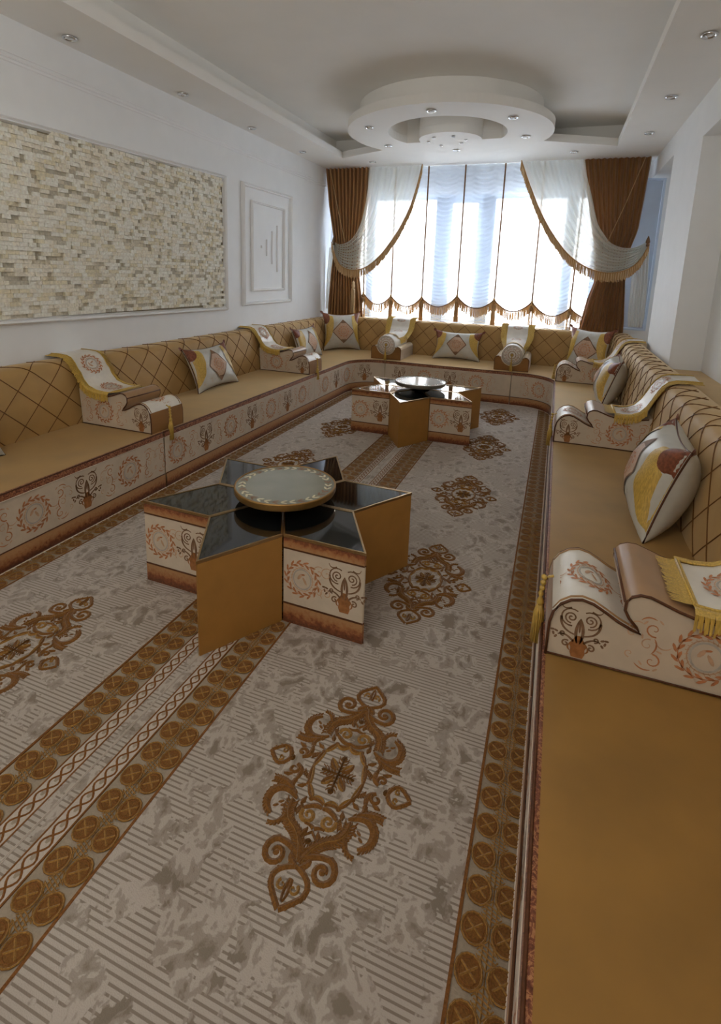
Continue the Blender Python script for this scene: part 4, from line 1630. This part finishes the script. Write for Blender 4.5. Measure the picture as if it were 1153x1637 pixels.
# ================================================================== COFFEE TABLES
def star_table(cx, cy, Rr, a0, h, which, groupname, tray_side):
    for k in range(6):
        a = a0 + PI - k * PI / 3
        patt = k % 2 == 0     # L, UR, LR carry prints
        tip = (Rr * math.cos(a), Rr * math.sin(a))
        rn = Rr / math.sqrt(3)
        na = (rn * math.cos(a + PI / 6), rn * math.sin(a + PI / 6))
        nb = (rn * math.cos(a - PI / 6), rn * math.sin(a - PI / 6))
        poly = [(0, 0), nb, tip, na]
        cen = (sum(p[0] for p in poly) / 4, sum(p[1] for p in poly) / 4)
        posn = ['pointing left', 'pointing to the far left corner', 'pointing to the window', 'pointing right', 'pointing to the near right', 'pointing towards the camera'][k]
        t = thing('table_segment', 'rhombus segment of the %s star table, %s, %s' % (which, posn, 'printed cream sides' if patt else 'plain gold sides'), 'table', (cx + cen[0], cy + cen[1], .013), 0, groupname)

        def inset(d):
            out = []
            n = 4
            P4 = [(p[0] - cen[0], p[1] - cen[1]) for p in poly]
            area = sum(P4[i][0] * P4[(i + 1) % n][1] - P4[(i + 1) % n][0] * P4[i][1] for i in range(n))
            sg = 1 if area > 0 else -1
            for i in range(n):
                p0, p1, p2 = P4[i - 1], P4[i], P4[(i + 1) % n]
                d1 = Vector((p1[0] - p0[0], p1[1] - p0[1])).normalized()
                d2 = Vector((p2[0] - p1[0], p2[1] - p1[1])).normalized()
                n1 = Vector((-d1.y, d1.x)) * sg
                n2 = Vector((-d2.y, d2.x)) * sg
                bis = (n1 + n2).normalized()
                k_ = d / max(.2, bis.dot(n1))
                out.append((p1[0] + bis.x * k_, p1[1] + bis.y * k_))
            return out
        H = h - .013
        b = MB()
        b.prism(inset(.004), 0, H - .012, 'goldpan')
        b.build('body', t)
        b = MB()
        b.prism(inset(.0015), H - .012, H, 'gold', [inset(.009)])
        b.build('rim', t)
        b = MB()
        b.prism(inset(.0092), H - .011, H - .003, 'black')
        b.build('glass_top', t)
        P0 = inset(.0035)
        for (i, j) in ((1, 2), (2, 3)):
            A, B = Vector(P0[i]), Vector(P0[j])
            L = (B - A).length
            d = (B - A) / L
            nn = Vector((d.y, -d.x))
            if nn.dot(Vector(((A.x + B.x) / 2, (A.y + B.y) / 2))) < 0:
                nn = -nn
            S = lambda u, v, o: (A.x + d.x * u + nn.x * o, A.y + d.y * u + nn.y * o, v)
            b = MB()

            def slab(z0, z1, o, mat):
                q = [S(.001, z0, 0), S(L - .001, z0, 0), S(L - .001, z1, 0), S(.001, z1, 0), S(.001, z0, o), S(L - .001, z0, o), S(L - .001, z1, o), S(.001, z1, o)]
                b.add(q, [(4, 5, 6, 7), (0, 1, 5, 4), (3, 7, 6, 2), (0, 4, 7, 3), (1, 2, 6, 5)], mat)
            if patt:
                slab(.095, H - .062, .0025, 'cream')
                pn = b.build('side_panel', t)
                b = MB()
                slab(.0, .088, .004, 'valance')
                slab(.088, .095, .005, 'cordb')
                b.build('border_band', pn)
                b = MB()
                slab(H - .055, H - .013, .004, 'topband')
                slab(H - .062, H - .055, .005, 'cordb')
                b.build('border_band', pn)
                b = MB()
                mid = (.095 + H - .062) / 2
                u1, u2 = (.09, L - .085) if (S(0, 0, 0)[0] < S(L, 0, 0)[0]) else (L - .09, .085)
                wreath(b, S, u1, mid, .20, .0035, scroll=False)
                urn(b, S, u2, mid, .215, .0035)
                for px in (.45, .55):
                    b.ribbon(S, sc_pts(spiral(0, 0, .03, 1.2, 1, 1), 1, L * px, mid + .05), .004, .0035, 'oran2')
                    b.ribbon(S, sc_pts(spiral(0, 0, .03, 1.2, 4, -1), 1, L * px, mid - .04), .004, .0035, 'oran2')
                b.build('printed_motif', pn, kind='stuff')
            else:
                slab(0, H - .013, .0025, 'goldpan')
                b.build('side_panel', t)
    # raised round tray on a black foot
    t = thing('round_tray', 'round %s tray with leaf border raised above the %s star table' % ('gold-rimmed' if tray_side == 'trayside' else 'silver-rimmed', which), 'tray', (cx + .02, cy - .01, h + .0005))
    b = MB()
    b.lathe([(.0005, .0), (.09, .0), (.09, .008), (.055, .014), (.05, .035), (.0005, .035)], (0, 0, 0), 'blackbase', 28)
    b.build('foot', t, True)
    b = MB()
    r_ = .243
    b.lathe([(.0005, .036), (r_ - .03, .036), (r_ - .004, .042), (r_, .05), (r_, .072), (r_ - .003, .0755), (r_ - .008, .0755), (r_ - .009, .072)], (0, 0, 0), tray_side, 56)
    smooth_angle(b.build('rim', t), 40)
    b = MB()
    b.lathe([(r_ - .009, .0715), (.0005, .0715)], (0, 0, 0), 'frost', 56)
    b.build('plate', t)
    b = MB()
    S = lambda u, v, o: (u, v, .0717 + o)
    for i in range(34):
        a = 2 * PI * i / 34
        for q, da in ((.197, .5), (.214, -.5)):
            b.blob(S, (q * math.cos(a), q * math.sin(a)), .018, .006, .0004, 'leafgold' if i % 3 else 'brown', 6, rot=a + PI / 2 + da)
    b.ribbon(S, ring(0, 0, .2055, n=48), .003, .0003, 'brown')
    b.build('leaf_border', t, kind='stuff')


star_table(-1.158, 2.119, .651, .5046, .419, 'near', 'segments of the near star table', 'trayside')
star_table(-1.180, 4.870, .658, .533, .422, 'far', 'segments of the far star table', 'traygrey')

# ================================================================== CURTAINS
YC = 7.30
KX = YC / 7.2


def cz(p, yc=YC):
    k = yc / 7.2
    x_, z_ = p[0] * k, 1.5 + (p[1] - 1.5) * k
    return (x_, min(z_, ZC - .003))


def interp(tab, z):
    tab = sorted(tab, key=lambda p: p[1])
    zs_ = [p[1] for p in tab]
    xs_ = [p[0] for p in tab]
    return float(np.interp(z, zs_, xs_))


def smooth2(pts, it=3):
    p = [tuple(q) for q in pts]
    for _ in range(it):
        p = [p[0]] + [((p[i - 1][0] + 2 * p[i][0] + p[i + 1][0]) / 4, (p[i - 1][1] + 2 * p[i][1] + p[i + 1][1]) / 4) for i in range(1, len(p) - 1)] + [p[-1]]
    return p


def drape(label, inner, outer, pleats, yc):
    t = thing('drape', label, 'curtain', ((inner[0][0] + outer[0][0]) / 2, yc, .45), 0, 'brown drapes beside the window')
    ox = -(inner[0][0] + outer[0][0]) / 2
    I = [cz(p, yc) for p in inner]
    O = [cz(p, yc) for p in outer]
    b = MB()
    n, m = pleats * 12, 34

    def f(i, j):
        z_ = .46 + (ZC - .004 - .46) * j
        xa, xb = interp(I, z_), interp(O, z_)
        w_ = abs(xb - xa)
        x_ = xa + (xb - xa) * i
        ph = 2 * PI * pleats * i
        y_ = .034 * math.sin(ph) + .006 * math.sin(ph * .5 + z_ * 2)
        return (max(XL + .006, x_ + .006 * math.sin(ph * 2)) + ox, y_, z_ - .45)
    b.grid(f, n, m, 'drape')
    b.build('cloth', t, True)
    return t


drapeL = drape('pleated brown drape on the left side of the window',
      [(-2.60, 2.95), (-2.62, 2.5), (-2.70, 1.9), (-2.714, 1.467), (-2.66, 1.1), (-2.62, .5)],
      [(-3.262, 2.95), (-3.2, 2.42), (-3.1, 1.9), (-3.146, 1.452), (-3.176, .994), (-3.19, .5)], 11, YC - .03)
drapeR = drape('pleated brown drape on the right side of the window',
      [(.13, 2.95), (.22, 2.5), (.36, 1.9), (.405, 1.494), (.344, 1.26), (.29, .9), (.28, .5)],
      [(.861, 2.95), (.835, 2.38), (.818, 2.1), (.762, 1.893), (.75, 1.545), (.799, 1.016), (.81, .5)], 12, YC - .03)

# ruched blind with tapes, fringe and tassels
blind = thing('ruched_blind', 'white ruched balloon blind with brown tapes and scalloped gold fringe in the window middle', 'curtain', (-1.2, YC, .8))
YBL = 7.345
tx = [-3.05, -2.625, -2.21, -1.765, -1.275, -.782, -.303, .163, .60]
txt = [-3.10, -2.67, -2.22, -1.765, -1.278, -.777, -.305, .172, .62]
kb = YBL / 7.2
tx = [x_ * kb for x_ in tx]
txt = [x_ * kb for x_ in txt]
ztape = [1.16, 1.215, 1.195, 1.195, 1.235, 1.21, 1.205, 1.15, 1.1]


def scal(i, u):
    """lower hem of panel i at fraction u"""
    za, zb = ztape[i], ztape[i + 1]
    base = za * (1 - u) + zb * u
    return base - (.145 if i < 7 else .10) * math.sin(PI * u) ** .85


yloc = YBL - YC
for i in range(len(tx) - 1):
    b = MB()

    def f(a, c, i=i):
        zt = ZC - .004
        zb = scal(i, a)
        z_ = zt + (zb - zt) * c
        k = (zt - z_) / (zt - 1.2)
        x_ = (txt[i] * (1 - k) + tx[i] * k) * (1 - a) + (txt[i + 1] * (1 - k) + tx[i + 1] * k) * a
        sag = .17 * 4 * a * (1 - a)
        ph = 2 * PI * (z_ + sag * (1 - .9 * c ** 6)) / .060
        env = min(1, .25 + (4 * a * (1 - a)) * .9)
        y_ = .016 * env * math.sin(ph + .6 * math.sin(i * 3 + a * 4)) - .02 * math.sin(PI * a)
        return (x_ + 1.2, y_ + yloc, z_ - .8)
    b.grid(f, 12, 230, 'blind')
    b.build('ruched_panel', blind, True)
for i in range(1, len(tx) - 1):
    b = MB()
    b.box(-.009, .009, -.004, .004, 0, 1, 'tape')
    vs = []
    for x_, y_, z_ in b.v:
        zz = ztape[i] + (ZC - .004 - ztape[i]) * z_
        xc = tx[i] + (txt[i] - tx[i]) * z_
        vs.append((x_ + xc + 1.2, y_ + yloc - .016, zz - .8))
    b.v = vs
    b.build('tape', blind)
    b = MB()   # bullion tassel under each tape
    X, Z = tx[i] + 1.2, ztape[i] - .8
    b.lathe([(.002, .02), (.012, .012), (.017, -.005), (.011, -.02), (.02, -.035), (.022, -.05), (.012, -.06)], (X, yloc - .03, Z), 'fringe2', 12)
    for k in range(14):
        a = 2 * PI * k / 14
        b.tube([(X + .01 * math.cos(a), yloc - .03 + .01 * math.sin(a), Z - .055), (X + .026 * math.cos(a), yloc - .03 + .014 * math.sin(a), Z - .09), (X + .027 * math.cos(a), yloc - .03 + .014 * math.sin(a), Z - .36)], .0045, 'fringe3' if k % 2 else 'fringe2', 4)
    b.build('tassel', blind, True)


def fringe_strip(mb, pts, y, L0, step=.011, mats=('fringe2', 'fringe3'), ox=0, oz=0, wdt=.0085, thick=True):
    rp = resample(pts, int(sum(math.dist(a, b_) for a, b_ in zip(pts, pts[1:])) / step))
    for i, (x_, z_) in enumerate(rp):
        L_ = L0 * random.uniform(.85, 1.08)
        m = mats[i % len(mats)]
        dx = random.uniform(-.003, .003)
        yy = y + random.uniform(-.003, .003)
        mb.add([(x_ - wdt / 2 + ox, yy, z_ + oz), (x_ + wdt / 2 + ox, yy, z_ + oz), (x_ + wdt / 2 + dx + ox, yy - .003, z_ - L_ + oz), (x_ - wdt / 2 + dx + ox, yy - .003, z_ - L_ + oz)], [(0, 1, 2, 3)], m)


for i in range(len(tx) - 1):
    b = MB()
    pts = [(tx[i] + (tx[i + 1] - tx[i]) * k / 14, scal(i, k / 14)) for k in range(15)]
    fringe_strip(b, pts, yloc - .024, .125, .0095, ox=1.2, oz=-.8)
    b.build('fringe', blind, kind='stuff')
    b = MB()
    b.tube([(p[0] + 1.2, yloc - .026, p[1] - .8) for p in pts], .007, 'tape', 5)
    b.build('hem_braid', blind, True)

# lace voile hanging behind, to below the sofa back
lace = thing('lace_curtain', 'sheer lace curtain hanging behind the ruched blind, scroll hem showing below it', 'curtain', (-1.2, 7.41, .5))
b = MB()
b.grid(lambda i, j: (-1.82 + 3.62 * i, .01 * math.sin(i * 190), (ZC - .505) * j), 260, 4, 'lace')
lc = b.build('cloth', lace, True)
b = MB()
S = lambda u, v, o: (u, -.014 - o, v)
for k in range(30):
    u0 = -1.75 + k * .12
    b.ribbon(S, sc_pts(spiral(0, 0, .045, 1.3, k % 2 * 2, 1 if k % 2 else -1), 1, u0, .46), .005, .001, 'leafgold')
    b.ribbon(S, bez((u0 - .06, .40), (u0, .37), (u0 + .06, .40), 6), .004, .001, 'leafgold')
b.build('scroll_embroidery', lc, kind='stuff')


# swags
def swag(label, upper, lower, yc, flip, ox, hem_label=None):
    U = smooth2(resample([cz(p, yc) for p in upper], 40))
    Lo = smooth2(resample([cz(p, yc) for p in lower], 40))
    t = thing('swag', label, 'curtain', (ox, yc, 1.5), 0, 'ivory voile swags')
    b = MB()
    nf = 9

    def f(i, j):
        k = round(i * 40)
        a, c = U[k], Lo[k]
        s_ = j
        x_ = a[0] * (1 - s_) + c[0] * s_
        z_ = a[1] * (1 - s_) + c[1] * s_
        amp = .022 * (.35 + .65 * min(1, i * 1.6)) * (1 - .5 * max(0, i - .85) / .15)
        y_ = -amp * math.sin(2 * PI * nf * s_ + 1.5 * i) - .035 * math.sin(PI * min(1, i * 1.05)) - .05 * i
        return (x_ - ox, y_, z_ - 1.5)
    b.grid(f, 40, 80, 'sheer')
    b.build('voile', t, True)
    q = MB()
    fringe_strip(q, Lo, -.075, .115, .0105, ox=-ox, oz=-1.5)
    fringe_strip(q, Lo, -.082, .10, .0135, ox=-ox, oz=-1.5, mats=('fringe3', 'fringe2'))
    q.build('fringe', t, kind='stuff')
    q = MB()
    q.tube([(p[0] - ox, -.083, p[1] - 1.5) for p in Lo], .0065, 'fringe2', 6)
    q.build('hem_braid', t, True)
    return t


swag('ivory voile swag with gold fringe tied to the left holdback', [(-2.62, 2.95), (-2.612, 2.7), (-2.62, 2.499), (-2.66, 2.25), (-2.726, 2.077), (-2.82, 1.95), (-2.96, 1.885), (-3.06, 1.90), (-3.119, 1.955)],
     [(-1.842, 2.95), (-1.88, 2.73), (-1.966, 2.409), (-2.126, 2.08), (-2.34, 1.781), (-2.565, 1.577), (-2.803, 1.517), (-3.001, 1.591), (-3.096, 1.811), (-3.119, 1.925)], YC - .02, 1, -2.5)
swag('ivory voile swag with gold fringe tied to the right holdback', [(.145, 2.95), (.19, 2.72), (.254, 2.532), (.365, 2.168), (.529, 1.948), (.66, 1.90), (.762, 1.893), (.86, 1.93), (.935, 1.985)],
     [(-.586, 2.949), (-.487, 2.695), (-.328, 2.356), (-.168, 2.091), (.043, 1.827), (.241, 1.68), (.465, 1.595), (.639, 1.601), (.804, 1.658), (.90, 1.80), (.947, 1.955)], YC - .02, -1, .3)

# cords of the drapes
for dr_, p, q in ((drapeL, (-3.21, 2.93), (-2.94, 1.93)), (drapeR, (.80, 2.93), (.50, 1.97))):
    a, c = cz(p, YC - .09), cz(q, YC - .09)
    b = MB()
    o_ = dr_.location
    b.tube([(a[0] - o_[0], YC - .075 - o_[1], a[1] - o_[2]), ((a[0] + c[0]) / 2 - o_[0], YC - .085 - o_[1], (a[1] + c[1]) / 2 - .03 - o_[2]), (c[0] - o_[0], YC - .11 - o_[1], c[1] - o_[2])], .004, 'fringe3', 5)
    b.build('cord', dr_)

# holdbacks with finials
for lbl, (x_, z_), wx in (('carved wooden holdback finial at the left end of the swags', (-3.122, 1.955), XL), ('carved wooden holdback finial at the right end of the swags', (.940, 1.995), None)):
    p = cz((x_, z_), YC - .1)
    t = thing('curtain_holdback', lbl, 'holdback', (p[0], YC - .1, p[1] - .06))
    b = MB()
    b.lathe([(.001, .115), (.008, .10), (.016, .075), (.024, .05), (.024, .035), (.012, .02), (.018, .01), (.016, -.01), (.001, -.015)], (0, 0, 0), 'tape', 14)
    b.build('finial', t, True)
    b = MB()
    if wx is not None:
        b.tube([(0, 0, 0), (0, YB - YC + .1 - .001, 0)], .007, 'tape', 6)
    else:
        b.tube([(0, 0, 0), (0, YB - YC + .1 - .001, 0)], .007, 'tape', 6)
    b.build('rod', t, True)

# big single tassel on left drape
t = thing('tieback_tassel', 'long beige tassel hanging in front of the left brown drape', 'tassel', (-2.79, 7.18, 1.33))
b = MB()
b.lathe([(.002, .06), (.008, .05), (.02, .03), (.016, .01), (.027, -.01), (.022, -.035), (.012, -.05)], (0, 0, 0), 'fringe3', 14)
b.build('head', t, True)
b = MB()
for k in range(16):
    a = 2 * PI * k / 16
    b.tube([(.01 * math.cos(a), .01 * math.sin(a), -.045), (.027 * math.cos(a), .022 * math.sin(a), -.08), (.028 * math.cos(a), .022 * math.sin(a), -.41)], .005, 'fringe3', 4)
b.build('strands', t, True)
b = MB()
b.tube([(0, 0, .055), (0, .02, .2)], .003, 'fringe2', 4)
b.build('cord', t)

# gathered sheer tails hanging outside the drapes
for lbl, tab, rr in (('gathered white voile tail hanging beside the right drape', [((.80, .97), 1.90), ((.82, 1.0), 1.5), ((.83, 1.015), 1.1), ((.85, 1.005), .96)], 5),
                     ('gathered white voile tail hanging beside the left drape', [((-3.20, -3.13), 1.85), ((-3.225, -3.15), 1.5), ((-3.24, -3.17), 1.1), ((-3.24, -3.18), .96)], 3)):
    t = thing('voile_tail', lbl, 'curtain', (0.9 if rr == 5 else -3.2, YC + .02, 1.0))
    oxx = t.location[0]
    b = MB()
    rows = [(cz((p[0][0], p[1]), YC), cz((p[0][1], p[1]), YC)) for p in tab]

    def f(i, j):
        k = j * (len(rows) - 1)
        q = min(int(k), len(rows) - 2)
        tt = k - q
        xa = rows[q][0][0] * (1 - tt) + rows[q + 1][0][0] * tt
        xb = rows[q][1][0] * (1 - tt) + rows[q + 1][1][0] * tt
        z_ = rows[q][0][1] * (1 - tt) + rows[q + 1][0][1] * tt
        return (max(XL + .01, xa + (xb - xa) * i) - oxx, .012 * math.sin(i * rr * 6.28) + .006 * math.sin(9 * j + 12 * i), z_ - 1.0)
    b.grid(f, 40, 24, 'sheer')
    b.build('voile', t, True)
